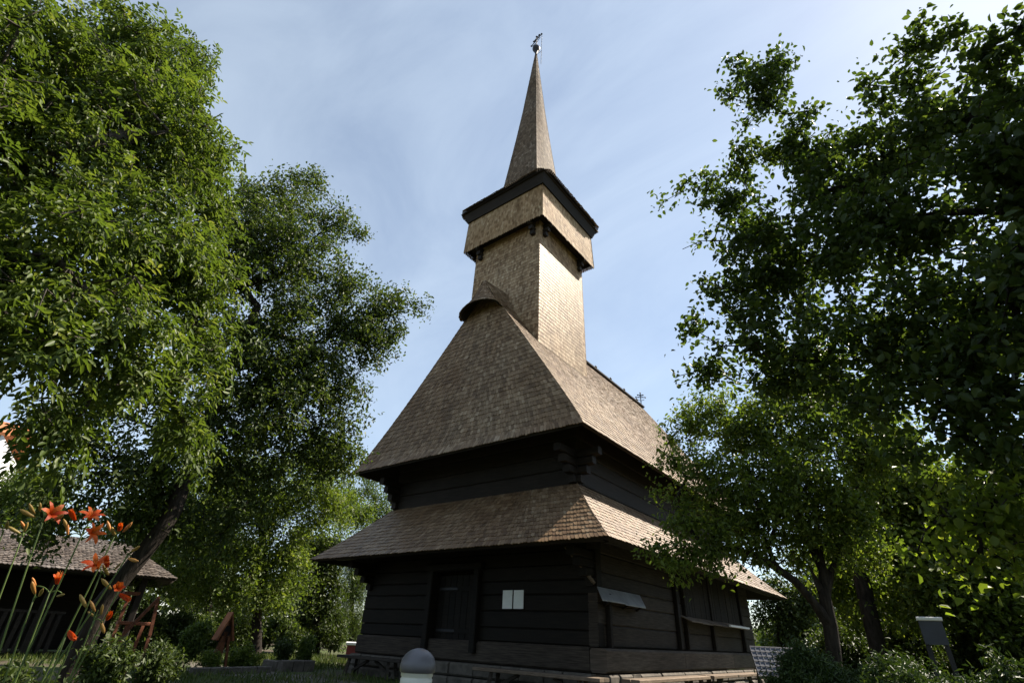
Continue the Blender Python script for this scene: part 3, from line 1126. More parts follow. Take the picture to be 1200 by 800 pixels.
# ------------------------------------------------------------------ vegetation
def leaf_mesh(P, D, N, L, Wd, fine=True, fold=0.18, droop=0.12):
    """one folded leaf per row; returns verts, loops, starts"""
    D = D / (np.linalg.norm(D, axis=1, keepdims=True) + 1e-9)
    Sd = np.cross(D, N)
    Sd /= np.linalg.norm(Sd, axis=1, keepdims=True) + 1e-9
    Nn = np.cross(Sd, D)
    L = L[:, None]
    Wd = Wd[:, None]
    n = len(P)
    if fine:
        b = P
        l1 = P + D * L * 0.30 + Sd * Wd * 0.46 + Nn * Wd * fold
        l2 = P + D * L * 0.68 + Sd * Wd * 0.40 + Nn * (Wd * fold - L * droop * 0.4)
        t = P + D * L - Nn * L * droop
        r2 = P + D * L * 0.68 - Sd * Wd * 0.40 + Nn * (Wd * fold - L * droop * 0.4)
        r1 = P + D * L * 0.30 - Sd * Wd * 0.46 + Nn * Wd * fold
        V = np.stack([b, l1, l2, t, r2, r1], 1).reshape(-1, 3)
        idx = np.array([0, 3, 2, 1, 0, 5, 4, 3])
        k = 6
    else:
        b = P
        l = P + D * L * 0.45 + Sd * Wd * 0.5 + Nn * Wd * fold
        t = P + D * L - Nn * L * droop
        r = P + D * L * 0.45 - Sd * Wd * 0.5 + Nn * Wd * fold
        V = np.stack([b, l, t, r], 1).reshape(-1, 3)
        idx = np.array([0, 2, 1, 0, 3, 2])
        k = 4
    loops = (np.arange(n)[:, None] * k + idx[None, :]).ravel()
    fl = 4 if fine else 3
    starts = np.arange(2 * n) * fl
    return V, loops, starts, k


def rand_unit(n):
    v = rng.normal(size=(n, 3))
    return v / np.linalg.norm(v, axis=1, keepdims=True)


def crown_leaves(tips, dirs, per, rad, L, Wr, style, up=0.8, droop=0.35):
    """leaf placement around twig ends. style: simple | walnut"""
    n = len(tips)
    if style == 'walnut':
        k = per
        T = np.repeat(tips, k, 0)
        Dd = np.repeat(dirs, k, 0)
        base = T + rng.normal(size=T.shape) * rad * 0.33 - Dd * rng.uniform(0, rad, (len(T), 1))
        rd = Dd * 0.5 + rand_unit(len(T)) * 0.9 + np.array([0, 0, -droop * 0.4])
        rd /= np.linalg.norm(rd, axis=1, keepdims=True)
        rl = rng.uniform(0.8, 1.25, len(T)) * L * 2.5
        upn = np.array([0, 0, 1.0]) + rng.normal(size=T.shape) * 0.35
        side = np.cross(rd, upn)
        side /= np.linalg.norm(side, axis=1, keepdims=True) + 1e-9
        P, D, N, LL = [], [], [], []
        rv = []
        rr = rng.beta(2, 2.2, len(T))
        for (f, sg) in ((0.3, 1), (0.34, -1), (0.58, 1), (0.62, -1), (0.84, 1), (0.88, -1), (1.0, 0)):
            p = base + rd * (rl * f)[:, None] + np.array([0, 0, -1.0]) * (rl * f * f * droop * 0.7)[:, None]
            d = rd * (0.55 if sg else 1.0) + side * sg * 0.85 + np.array([0, 0, -droop]) + rng.normal(size=T.shape) * 0.16
            P.append(p)
            D.append(d)
            N.append(upn + rng.normal(size=T.shape) * 0.3)
            LL.append(L * (0.75 + 0.3 * f) * rng.uniform(0.8, 1.2, len(T)))
            rv.append(np.clip(rr + rng.normal(size=len(T)) * 0.1, 0, 1))
        P, D, N, LL, rv = map(np.concatenate, (P, D, N, LL, rv))
        return P, D, N, LL, LL * Wr, rv
    k = per
    T = np.repeat(tips, k, 0)
    Dd = np.repeat(dirs, k, 0)
    tt = rng.uniform(0, 1, (len(T), 1))
    P = T - Dd * tt * rad * 1.5 + rng.normal(size=T.shape) * rad * (0.30 + 0.14 * tt)
    D = Dd * 0.35 + rand_unit(len(T)) * 0.9 + np.array([0, 0, -droop])
    N = np.array([0, 0, up]) + rand_unit(len(T)) * 0.75
    LL = L * rng.uniform(0.5, 1.3, len(T))
    rr = np.repeat(rng.normal(size=n) * 0.12, k)
    return P, D, N, LL, LL * Wr, np.clip(rng.beta(2, 2.2, len(T)) + rr, 0, 1)


def grow(trunk, blobs, n_attr, step=0.35, seed=0, shell=2.0, extra=()):
    """blobs: list of (centre, radius). returns nodes, parent, tips, dirs"""
    r = np.random.default_rng(seed)
    nodes = [np.asarray(trunk[0], float)]
    par = [-1]
    for p in trunk[1:]:
        p = np.asarray(p, float)
        a = nodes[-1]
        n = max(1, int(np.linalg.norm(p - a) / step))
        for i in range(1, n + 1):
            nodes.append(lerp(a, p, i / n) + (r.normal(size=3) * step * 0.05))
            par.append(len(nodes) - 2)
    for poly in extra:
        p0 = np.asarray(poly[0], float)
        prev = int(np.argmin(np.linalg.norm(np.array(nodes) - p0, axis=1)))
        for p in poly[1:]:
            p = np.asarray(p, float)
            a = nodes[prev]
            n = max(1, int(np.linalg.norm(p - a) / step))
            for i in range(1, n + 1):
                nodes.append(lerp(a, p, i / n) + r.normal(size=3) * step * 0.06)
                par.append(prev)
                prev = len(nodes) - 1
    ntr = len(nodes)
    first_free = max(1, int(ntr * 0.55))
    pos = np.zeros((ntr + (n_attr + len(blobs)) * 14 + 10, 3))
    pos[:ntr] = nodes
    cnt = ntr
    top = nodes[-1]
    cs = np.array([c for c, _ in blobs])
    rs = np.array([x for _, x in blobs])
    order = np.argsort(np.linalg.norm(cs - top, axis=1))
    att = [(cs[i], 0) for i in order]
    w = rs ** 2.2
    w = w / w.sum()
    pick = r.choice(len(blobs), n_attr, p=w)
    u = r.normal(size=(n_attr, 3))
    u /= np.linalg.norm(u, axis=1, keepdims=True)
    stray = np.where(r.uniform(0, 1, n_attr) < 0.07, r.uniform(1.05, 1.5, n_attr), 1.0)
    pts = cs[pick] + u * (rs[pick] * stray * r.uniform(0.05, 1, n_attr) ** (1 / shell))[:, None]
    pts = pts[pts[:, 2] > min(0.5, 0.3 * float(np.max(cs[:, 2])))]
    o2 = np.argsort(np.linalg.norm(pts - top, axis=1) + r.normal(size=len(pts)) * 0.4)
    att += [(pts[i], 1) for i in o2]
    tips, dirs, tipn = [], [], []
    depth = np.zeros(len(pos))
    for i in range(1, ntr):
        depth[i] = depth[par[i]] + step
    for a, kind in att:
        dd = np.linalg.norm(pos[first_free:cnt] - a, axis=1) + 0.06 * depth[first_free:cnt]
        j = first_free + int(np.argmin(dd))
        p = pos[j].copy()
        dist = np.linalg.norm(a - p)
        if dist < 0.05:
            continue
        n = min(13, max(1, int(dist / step)))
        prev = j
        jit = r.normal(size=3) * dist * 0.09
        for i in range(1, n + 1):
            f = i / n
            q = lerp(p, a, f) + jit * math.sin(PI * f) + np.array([0, 0, dist * 0.06 * math.sin(PI * f)])
            pos[cnt] = q
            par.append(prev)
            depth[cnt] = depth[prev] + dist / n
            prev = cnt
            cnt += 1
        if kind:
            tips.append(pos[prev].copy())
            d = pos[prev] - pos[par[prev]]
            dirs.append(d / (np.linalg.norm(d) + 1e-9))
            tipn.append(prev)
    return pos[:cnt], np.array(par), np.array(tips), np.array(dirs), ntr, tipn


def branch_mesh(name, pos, par, r_base, tip_r, mat, parent, ntr):
    n = len(pos)
    tips = np.zeros(n)
    has = np.zeros(n, bool)
    for i in range(1, n):
        has[par[i]] = True
    tips[~has] = 1
    for i in range(n - 1, 0, -1):
        tips[par[i]] += tips[i]
    rad = tip_r * np.maximum(tips, 1) ** 0.5
    rad = rad * min(1.0, r_base / rad[0]) if rad[0] > r_base else rad * (1 + (r_base / rad[0] - 1) * (tips / tips[0]) ** 0.5)
    rad = np.maximum(rad, tip_r * 0.8)
    V, Lp, St, nv = [], [], [], 0
    for i in range(1, n):
        p = par[i]
        a, b = pos[p], pos[i]
        t = b - a
        ln = np.linalg.norm(t)
        if ln < 1e-5:
            continue
        t = t / ln
        seg = 9 if rad[i] > 0.05 else (5 if rad[i] > 0.015 else 3)
        ref = np.array([1.0, 0, 0]) if abs(t[0]) < 0.7 else np.array([0, 1.0, 0])
        x = np.cross(t, ref)
        x /= np.linalg.norm(x)
        y = np.cross(t, x)
        ra = min(rad[p], rad[i] * 1.35)
        if i < ntr:
            ra = rad[p]
            if p == 0:
                ra *= 1.25
        an = np.arange(seg) * 2 * PI / seg
        ring = np.cos(an)[:, None] * x + np.sin(an)[:, None] * y
        V.append(a - t * ra * 0.25 + ring * ra)
        V.append(b + t * rad[i] * 0.25 + ring * rad[i])
        for k in range(seg):
            k2 = (k + 1) % seg
            St.append(len(Lp))
            Lp += [nv + k, nv + k2, nv + seg + k2, nv + seg + k]
        nv += 2 * seg
    return np_mesh(name, np.concatenate(V), Lp, St, mat, parent, np.full(nv, 0.5), None, True)


def px_blobs(bl):
    out = []
    for u, v, d, rp in bl:
        c = at(u, v, d)
        out.append((c, rp * abs(depth_of(c)) / F_PX))
    return out


def make_tree(name, label, trunk, blobs, n_attr, per, L, Wr, leafmat, bark, r_base, seed, style='simple', fine=True,
              rad=0.28, up=0.8, droop=0.35, tip_r=0.006, group=None, cat='tree', step=0.35, trunk_name='trunk', shell=2.0, extra=()):
    base = np.asarray(trunk[0], float)
    t = thing(name, label, cat, tuple(base), 0, group)
    bl = [(c - base, r) for c, r in blobs]
    tr = [np.asarray(p, float) - base for p in trunk]
    # keep blobs in local space; ground lies at local z = -base.z
    pos, par, tips, dirs, ntr, _ = grow(tr, bl, n_attr, step, seed, shell, [[np.asarray(p, float) - base for p in q] for q in extra])
    branch_mesh(trunk_name, pos, par, r_base, tip_r, bark, t, ntr)
    P, D, N, LL, WW, rv = crown_leaves(tips, dirs, per, rad, L, Wr, style, up, droop)
    ok = P[:, 2] + base[2] > 0.12
    # no leaves inside the church or right against the lens
    Pw = P + base
    ins = (Pw[:, 0] > -W - 0.2) & (Pw[:, 0] < 0.15) & (Pw[:, 1] > -0.2) & (Pw[:, 1] < 11.5) & (Pw[:, 2] < 4.0)
    near = np.linalg.norm(Pw - CAM, axis=1) < 1.4
    ok &= ~ins & ~near
    P, D, N, LL, WW, rv = P[ok], D[ok], N[ok], LL[ok], WW[ok], rv[ok]
    V, lo, stt, k = leaf_mesh(P, D, N, LL, WW, fine)
    np_mesh('crown', V, lo, stt, leafmat, t, np.repeat(rv, k), None, True)
    return t


# A: walnut, near left
A_bl = px_blobs([(60, 60, 7, 70), (150, 75, 7.5, 72), (208, 80, 8, 40), (238, 66, 8, 18), (60, 180, 6.5, 90), (180, 165, 7, 88), (240, 185, 7.5, 36),
                 (60, 300, 5.6, 90), (165, 290, 6.3, 85), (225, 320, 6.6, 52), (40, 395, 5.2, 62), (140, 400, 5.6, 72), (195, 450, 6, 46), (100, 480, 5.6, 50), (225, 520, 6.4, 24), (235, 400, 6.6, 40),
                 (215, 495, 6, 20), (255, 250, 7.3, 26), (-120, 80, 7, 140), (-130, 300, 6, 130), (-75, 440, 5.5, 50), (-260, 200, 6, 160)])
g0 = ground_at(-230, 8.0)
make_tree('walnut_tree', 'large pale green walnut tree with long drooping leaflets filling the upper left corner',
          [g0, g0 + (0.1, 0.1, 2.0), at(-110, 420, 7.6), at(0, 250, 7.2)], A_bl, 2000, 8, 0.082, 0.40, LF_WALNUT, BARK2, 0.16, 21, 'walnut', rad=0.26, droop=0.55, step=0.4)

# B: dark leaning tree behind it
B_bl = px_blobs([(335, 245, 10.5, 42), (368, 215, 10.5, 20), (392, 262, 10, 26), (300, 280, 10, 55), (250, 310, 10, 60), (345, 310, 10, 65), (405, 330, 10, 32),
                 (440, 362, 10, 36), (470, 352, 10, 18), (488, 362, 10, 9), (425, 400, 10, 36), (350, 400, 10, 68), (270, 420, 10, 70), (320, 470, 10, 65),
                 (385, 470, 10, 30), (250, 510, 10, 65), (180, 550, 10, 45), (72, 495, 9.5, 46), (110, 555, 9.5, 55), (45, 600, 9.5, 34), (120, 480, 10, 45),
                 (60, 620, 10, 28), (150, 600, 10, 40), (395, 515, 10.4, 30), (330, 530, 10.4, 50), (410, 455, 10.2, 30), (280, 580, 10.4, 45), (200, 610, 10.2, 40), (375, 545, 10.8, 28), (240, 640, 10.5, 30), (440, 400, 10, 30), (395, 380, 10.2, 32), (495, 357, 10, 9), (506, 358, 10, 5), (468, 388, 10, 12), (410, 245, 10, 8), (420, 275, 10, 9), (345, 205, 10.5, 8), (400, 540, 10.6, 24), (415, 500, 10.4, 18), (360, 440, 10.3, 45), (292, 232, 10.2, 26), (262, 255, 10, 30)])
g0 = ground_at(95, 10.0)
make_tree('plum_tree', 'dark green spreading tree with a leaning trunk beside the shingled pavilion',
          [g0, at(118, 706, 9.9), at(165, 652, 9.8), at(206, 596, 9.8), at(250, 480, 10), at(300, 360, 10)], B_bl, 3000, 32, 0.080, 0.5, LF_PLUM, BARK, 0.12, 22, rad=0.25, step=0.35)

# C: mid green tree left of the church
C_bl = px_blobs([(300, 600, 22.8, 62), (355, 585, 22.8, 52), (240, 615, 22.8, 55), (395, 595, 24.3, 34), (340, 660, 22.8, 42), (275, 675, 22.0, 40), (215, 660, 22.8, 45),
                 (320, 700, 22.0, 26), (425, 605, 25.8, 20), (375, 540, 24.3, 30), (200, 600, 23.6, 50), (265, 560, 23.6, 45)])
g0 = ground_at(302, 22.5)
make_tree('apple_tree', 'bushy light green tree with a thin dark trunk standing between the pavilion and the church',
          [g0, at(302, 725, 22.5), at(305, 690, 22.5), at(308, 620, 22.8)], C_bl, 900, 80, 0.125, 0.52, LF_LIGHT, BARK, 0.16, 23, rad=0.5, fine=False, step=0.5)

# D: dark and blue-green trees beyond
D_bl = px_blobs([(372, 655, 27.4, 34), (378, 705, 27.4, 26), (350, 640, 27.4, 24), (362, 725, 27.4, 20), (392, 640, 27.4, 18)])
g0 = ground_at(372, 27.4)
make_tree('dark_tree', 'dense dark tree with large glossy leaves close to the left church eave', [g0, at(372, 730, 27.4), at(372, 680, 27.4)], D_bl, 260, 60, 0.18, 0.5, LF_DARK, BARK, 0.12, 24,
          rad=0.55, fine=False, step=0.5)
D_bl = px_blobs([(414, 660, 36.5, 18), (412, 690, 36.5, 22), (410, 720, 36.5, 22), (420, 735, 36.5, 16), (425, 680, 36.5, 15)])
g0 = ground_at(412, 36.5)
make_tree('pine_tree', 'soft blue green pine seen between the dark tree and the church corner', [g0, at(412, 735, 36.5), at(412, 660, 36.5)], D_bl, 300, 80, 0.16, 0.16, LF_MID, BARK, 0.14, 25,
          rad=0.55, fine=False, step=0.6)
D_bl = px_blobs([(440, 585, 45.6, 24), (425, 560, 45.6, 26), (450, 610, 45.6, 26), (410, 600, 45.6, 30), (470, 600, 45.6, 25)])
g0 = ground_at(440, 45.6)
make_tree('linden_tree', 'distant green tree peeping out above the left end of the lower church roof', [g0, at(440, 700, 45.6), at(440, 600, 45.6)], D_bl, 260, 44, 0.17, 0.6, LF_MID, BARK, 0.2, 26,
          rad=0.7, fine=False, step=0.8)

# E: large apple tree overhead on the right
E_bl = px_blobs([(868, 86, 5, 25), (905, 80, 5, 26), (893, 118, 5, 34), (852, 112, 5, 12), (925, 170, 5, 34), (870, 190, 5, 26), (952, 130, 5, 10),
                 (800, 224, 5.2, 13), (828, 216, 5.2, 20), (775, 238, 5.2, 6), (850, 240, 5, 36), (885, 280, 5, 48), (822, 282, 5, 14), (800, 292, 5, 9), (962, 225, 5, 50),
                 (1040, 180, 4.8, 52), (1018, 100, 4.8, 14), (1072, 55, 4.8, 26), (1072, 105, 4.8, 38), (1130, 130, 4.5, 62), (1150, 60, 4.5, 34), (1192, 35, 4.5, 34),
                 (865, 340, 5, 52), (812, 385, 5, 16), (797, 440, 5, 8), (828, 432, 5, 22), (935, 310, 5, 65), (1010, 280, 4.6, 75), (1100, 250, 4.4, 85),
                 (1185, 200, 4.2, 80), (905, 405, 5, 55), (985, 395, 4.8, 70), (1085, 375, 4.5, 85), (1185, 340, 4.2, 85), (1010, 470, 4.8, 45), (1105, 475, 4.5, 72),
                 (1185, 460, 4.2, 75), (1065, 530, 4.6, 30), (1150, 545, 4.4, 42), (1290, 120, 4.2, 110), (1300, 330, 4, 120), (1300, 520, 4, 90), (1420, 220, 4.4, 140),
                 (845, 405, 5, 25), (960, 180, 5.2, 36), (1000, 215, 5.2, 40), (1090, 170, 5, 50), (1180, 110, 4.8, 50), (940, 450, 5.2, 40), (1040, 420, 5, 55), (1140, 410, 4.8, 60), (1190, 560, 4.6, 45), (1110, 40, 5, 24)])
E_bl += [(np.array([8.3, -9.0, 6.3]), 1.5), (np.array([9.6, -8.0, 5.6]), 1.6), (np.array([8.0, -7.0, 7.4]), 1.4), (np.array([7.6, -10.6, 5.6]), 1.4), (np.array([9.5, -6.0, 6.8]), 1.6)]
g0 = np.array([9.6, -6.9, 0.0])
make_tree('fruit_tree', 'big dark fruit tree with rounded leaves overhanging from the right edge against the bright sky',
          [g0, g0 + (-0.05, 0.05, 1.5), g0 + (-0.3, 0.3, 2.6), at(1235, 330, 4.7)], E_bl, 4600, 31, 0.070, 0.62, LF_APPLE, BARK, 0.10, 27, rad=0.17, step=0.28,
          droop=0.3)
# low foliage with its backlit glow put into the leaf colour
H_bl = px_blobs([(1110, 600, 4.2, 30), (1150, 640, 4.2, 34), (1085, 620, 4.2, 16), (1165, 590, 4.2, 26), (1075, 645, 4.2, 10), (1130, 670, 4.2, 20), (1230, 620, 4.2, 50)])
g0 = ground_at(1290, 4.6)
make_tree('hazel_bush', 'young hazel with bright backlit round leaves at the right edge', [g0, g0 + (0, 0, 1.0), at(1210, 640, 4.3), at(1150, 610, 4.2)], H_bl, 150, 12, 0.055, 0.8, LF_BACKLIT, BARK, 0.03, 28, rad=0.16,
          tip_r=0.004, step=0.2, cat='shrub', trunk_name='stem')

# F: garden tree against the church side
F_bl = px_blobs([(800, 500, 9.5, 24), (830, 488, 9.5, 32), (872, 500, 9.5, 42), (915, 510, 9.5, 52), (792, 545, 9, 20), (835, 560, 9, 45), (890, 580, 9, 52), (950, 565, 9, 58),
                 (770, 575, 9, 12), (800, 610, 8.6, 28), (852, 630, 8.6, 36), (772, 648, 8.4, 17), (800, 655, 8.4, 26), (752, 645, 8.4, 8), (836, 660, 8.4, 20), (900, 640, 8.8, 32), (1000, 600, 9.2, 45),
                 (1010, 530, 9.4, 40), (965, 500, 9.5, 40), (945, 620, 9, 28), (778, 530, 9, 12), (985, 640, 9.3, 28), (1030, 650, 9.6, 24), (935, 660, 9.2, 16), (915, 600, 8.6, 30), (1000, 470, 9.8, 36), (950, 455, 9.8, 34), (1050, 520, 9.8, 40), (905, 462, 9.6, 26)])
g0 = ground_at(975, 9.2)
make_tree('cherry_tree', 'small forked tree with a dark many stemmed trunk hiding the side roofs of the church',
          [g0, at(979, 790, 9.2), at(973, 730, 9.2), at(966, 668, 9.2), at(958, 600, 9.3)], F_bl, 1900, 25, 0.075, 0.5, LF_LIGHT, BARK, 0.095, 29, rad=0.2, step=0.3,
          extra=[[at(970, 705, 9.2), at(948, 660, 9.1), at(915, 620, 9.0), at(885, 570, 9.0)], [at(968, 690, 9.2), at(985, 640, 9.3), at(1003, 590, 9.4), at(1010, 540, 9.4)],
                 [at(966, 668, 9.2), at(938, 610, 9.3), at(915, 540, 9.5)], [at(972, 730, 9.2), at(935, 680, 8.9), at(880, 650, 8.7), at(830, 640, 8.5)]])

# G: leaning tree further right
G_bl = px_blobs([(1030, 630, 13, 45), (1080, 650, 13, 55), (1150, 655, 13, 60), (1100, 590, 13, 60), (1190, 690, 12.5, 45), (1000, 690, 14, 34), (1060, 700, 14, 34), (1180, 580, 13, 60), (1130, 710, 13.5, 30),
                 (1040, 560, 13, 50), (1075, 720, 12, 26), (1110, 690, 12, 34), (1165, 720, 12, 30), (1010, 725, 13, 20)])
g0 = ground_at(1040, 12.5)
make_tree('leaning_tree', 'leaning tree with thick dark trunk and sunlit yellow green leaves behind the forked tree',
          [g0, at(1032, 770, 12.5), at(1018, 710, 12.6), at(1003, 655, 12.8), at(1020, 600, 13)], G_bl, 1100, 48, 0.10, 0.6, LF_LIGHT, BARK, 0.14, 30, rad=0.38, fine=False, step=0.45)
# H: beyond the apse
H_bl = px_blobs([(905, 690, 26, 20), (930, 715, 26, 24), (898, 725, 26, 18), (950, 700, 26, 22), (925, 745, 26, 22)])
g0 = ground_at(915, 26)
make_tree('round_tree', 'dark round headed tree beyond the far end of the church', [g0, at(915, 745, 26), at(915, 700, 26)], H_bl, 240, 44, 0.14, 0.55, LF_DARK, BARK, 0.15, 31, rad=0.5, fine=False, step=0.7)
for i, (u, d, vt, seed, lab, mt) in enumerate([(1075, 22, 640, 41, 'tall background tree between the leaning trunk and the yew bushes', LF_DARK), (1185, 20, 610, 42, 'background tree at the right edge above the yew bushes', LF_MID),
                                 (990, 28, 640, 43, 'background tree seen through the fork of the many stemmed tree', LF_DARK),
                                 (150, 34, 600, 44, 'background tree rising behind the roof of the pavilion', LF_DARK), (245, 36, 600, 45, 'background tree behind the small orange shrine', LF_DARK),
                                 (40, 32, 560, 46, 'background tree beside the white building at the left edge', LF_MID)]):
    rows = []
    for k in range(9):
        rows.append((u + rng.uniform(-45, 45), lerp(vt, 745, rng.uniform(0, 0.8)), d + rng.uniform(-1, 1), rng.uniform(22, 40)))
    rows.append((u, vt + 25, d, 35))
    g0 = ground_at(u, d)
    make_tree('broadleaf_tree', lab, [g0, at(u, 740, d), at(u, 680, d)], px_blobs(rows), 320, 64, 0.16, 0.55, mt, BARK, 0.16, seed, rad=0.6, fine=False, step=0.7,
              group='background trees')


# ------------------------------------------------------------------ shrubs
def shrub(name, label, u, d, w_px, h_px, L, Wr, mat, n, per, seed, group=None, fine=False, cat='shrub', rad=0.13, hmax=None):
    c = ground_at(u, d)
    sc = abs(depth_of(at(u, 760, d))) / F_PX
    w, h = w_px * sc, max(0.25, float(at(u, h_px, d)[2]))
    r_ = np.random.default_rng(seed)
    bl = []
    for k in range(7):
        a = r_.uniform(0, 2 * PI)
        q = r_.uniform(0, 0.62) * w
        rr = r_.uniform(0.30, 0.5) * min(w, h)
        bl.append((c + np.array([math.cos(a) * q, math.sin(a) * q, max(rr * 0.7, h * r_.uniform(0.35, 0.95) - rr)]), rr))
    bl.append((c + np.array([0, 0, h * 0.45]), min(w, h) * 0.5))
    return make_tree(name, label, [c, c + (0, 0, 0.12), c + (0.01, 0, 0.3 * h)], bl, n, per, L, Wr, mat, BARK, 0.02, seed, rad=rad, fine=fine, tip_r=0.003, step=0.15, cat=cat, group=group, trunk_name='stem')


shrub('garden_shrub', 'leafy green shrub to the left of the orange shrine', 222, 15, 22, 720, 0.07, 0.5, LF_MID, 150, 44, 51)
shrub('garden_shrub', 'low bright green shrub directly right of the orange shrine', 286, 15.5, 26, 748, 0.07, 0.5, LF_LIGHT, 130, 44, 52)
shrub('garden_shrub', 'low green shrub at the foot of the orange shrine', 250, 15.0, 16, 758, 0.06, 0.5, LF_LIGHT, 80, 44, 53)
shrub('garden_shrub', 'purplish green shrub growing behind the stone planter', 332, 17, 17, 740, 0.07, 0.5, LF_DARK, 110, 48, 54)
shrub('garden_shrub', 'rounded green shrub at the right end of the stone planter', 360, 17.2, 15, 741, 0.07, 0.5, LF_MID, 110, 48, 55)
shrub('garden_shrub', 'dark shrub in the shade below the pavilion', 135, 9.0, 45, 738, 0.07, 0.45, LF_DARK, 200, 44, 56)
shrub('garden_shrub', 'dark shrub in the shade between the daylilies and the green shrub', 192, 10, 30, 742, 0.07, 0.45, LF_DARK, 150, 44, 57)
shrub('garden_shrub', 'dark low shrub behind the daylily stems at the left edge', 30, 6.0, 75, 730, 0.06, 0.4, LF_DARK, 220, 44, 58)
for i, (u, d, w_, vt, lab) in enumerate([(925, 8.0, 30, 762, 'small dark yew bush beside the gridded panel'), (985, 7.6, 46, 752, 'dark yew bush below the forked trunk'),
                                         (1058, 6.8, 48, 752, 'yew bush in front of the leaning trunk'), (1112, 6.2, 50, 726, 'yew bush with sunlit tips below the dark blue board'),
                                         (1188, 5.6, 58, 712, 'tall yew bush at the lower right corner')]):
    shrub('yew_bush', lab, u, d, w_ * 1.5, vt - 6, 0.055, 0.28, LF_YEW, 520, 80, 60 + i, 'yew bushes along the right side', rad=0.11)

shrub('hedge_shrub', 'dark shrub on the lawn behind the stone planter', 338, 26, 26, 722, 0.12, 0.5, LF_DARK, 180, 60, 91, 'tall shrubs on the lawn', rad=0.3)
shrub('hedge_shrub', 'dark shrub on the lawn between the planter and the red box', 388, 27, 22, 716, 0.12, 0.5, LF_DARK, 180, 60, 92, 'tall shrubs on the lawn', rad=0.3)
shrub('hedge_shrub', 'dark shrub on the lawn behind the orange shrine', 270, 25, 30, 716, 0.12, 0.5, LF_DARK, 180, 60, 93, 'tall shrubs on the lawn', rad=0.3)
shrub('hedge_shrub', 'dark shrub on the lawn just right of the pavilion roof', 196, 23, 32, 712, 0.12, 0.5, LF_DARK, 200, 60, 94, 'tall shrubs on the lawn', rad=0.3)
shrub('hedge_shrub', 'dark shrub on the lawn beside the thin trunk of the light green tree', 306, 27, 30, 716, 0.12, 0.5, LF_MID, 200, 60, 95, 'tall shrubs on the lawn', rad=0.3)
shrub('hedge_shrub', 'dark shrub on the lawn behind the timber trestle', 160, 22, 30, 708, 0.12, 0.5, LF_DARK, 200, 60, 96, 'tall shrubs on the lawn', rad=0.3)
shrub('hedge_shrub', 'green shrub on the lawn behind the leafy shrub left of the shrine', 232, 26, 26, 718, 0.12, 0.5, LF_MID, 200, 60, 97, 'tall shrubs on the lawn', rad=0.3)
for i, (u, d, w_, vt, lab) in enumerate([(1000, 15, 55, 715, 'tall dark shrub between the round tree and the leaning trunk'), (1075, 14.5, 60, 705, 'tall dark shrub directly behind the dark blue board'),
                                         (1150, 13.5, 70, 690, 'tall dark shrub to the right of the dark blue board'), (1215, 12.5, 70, 680, 'tall dark shrub cut by the right edge behind the tall yew')]):
    shrub('hedge_shrub', lab, u, d, w_, vt, 0.09, 0.55, LF_DARK, 260, 60, 80 + i, 'tall shrubs closing the garden on the right', rad=0.25)

# ------------------------------------------------------------------ far wood
fp, fd, fn = [], [], []
rows = 52000
ang = rng.uniform(-PI, PI, rows)
rad_ = rng.uniform(48, 66, rows)
hgt = (4.5 + 2.2 * np.sin(ang * 9.0) + 1.4 * np.sin(ang * 23 + 1)) * rng.uniform(0.0, 1.0, rows) ** 0.75
P = np.stack([rad_ * np.cos(ang), rad_ * np.sin(ang) + 4, hgt + 0.1], 1)
V, lo, stt, k = leaf_mesh(P, rand_unit(rows), rand_unit(rows), rng.uniform(0.6, 1.2, rows), rng.uniform(0.4, 0.7, rows), False)
far = np_mesh('far_wood', V, lo, stt, LF_DARK, None, np.repeat(rng.uniform(0, 1, rows), k))
tag(far, 'far belt of dark trees closing the view behind the garden', 'wood', kind='stuff')

# ------------------------------------------------------------------ grass
ng = 26000
gx = rng.uniform(-14, 6.5, ng)
gy = rng.uniform(-8.5, 1.5, ng)
dens = np.sin(gx * 0.9) + np.sin(gy * 1.3 + 1.0) + rng.normal(size=ng) * 0.8
ok = (dens > 0.1) & ~((gx > -W - 0.4) & (gx < 0.5) & (gy > -0.9)) & (np.hypot(gx - CAM[0], gy - CAM[1]) > 0.8)
gx, gy = gx[ok], gy[ok]
n2 = 7000
gx = np.concatenate([gx, rng.uniform(-15, -8.2, n2), rng.uniform(0.7, 1.4, 500)])
gy = np.concatenate([gy, rng.uniform(-2.2, 4.5, n2), rng.uniform(-0.9, 9, 500)])
n = len(gx)
P = np.stack([gx, gy, np.zeros(n)], 1)
D = np.stack([rng.normal(size=n) * 0.4, rng.normal(size=n) * 0.4, np.ones(n)], 1)
LL = rng.uniform(0.06, 0.20, n)
V, lo, stt, k = leaf_mesh(P, D, rand_unit(n), LL, np.full(n, 0.009), False, 0.1, 0.25)
gr = np_mesh('grass', V, lo, stt, LF_GRASS, None, np.repeat(rng.uniform(0, 1, n), k))
tag(gr, 'rough grass growing in tufts around the church', 'grass', kind='stuff')

# ------------------------------------------------------------------ pavilion at the left
pc = ground_at(-30, 19)
vdir = np.array([pc[0] - CAM[0], pc[1] - CAM[1]])
ang = math.atan2(vdir[1], vdir[0]) - PI / 2
pav = thing('pavilion', 'low open pavilion with a grey shingled hip roof behind the leaning trunk', 'pavilion', tuple(pc), ang - 0.12)
PL, PD, PE, PR = 9.5, 5.0, 2.05, 3.1     # length, depth, eave height, ridge height
X0, X1 = -PL + 3.6, 3.6
Y0, Y1 = 0.0, PD


def pv_front(s, t):
    return np.array([lerp(lerp(X0, X0 + 1.6, t), lerp(X1, X1 - 1.6, t), s), lerp(Y0, PD / 2, t), lerp(PE, PR, t)])


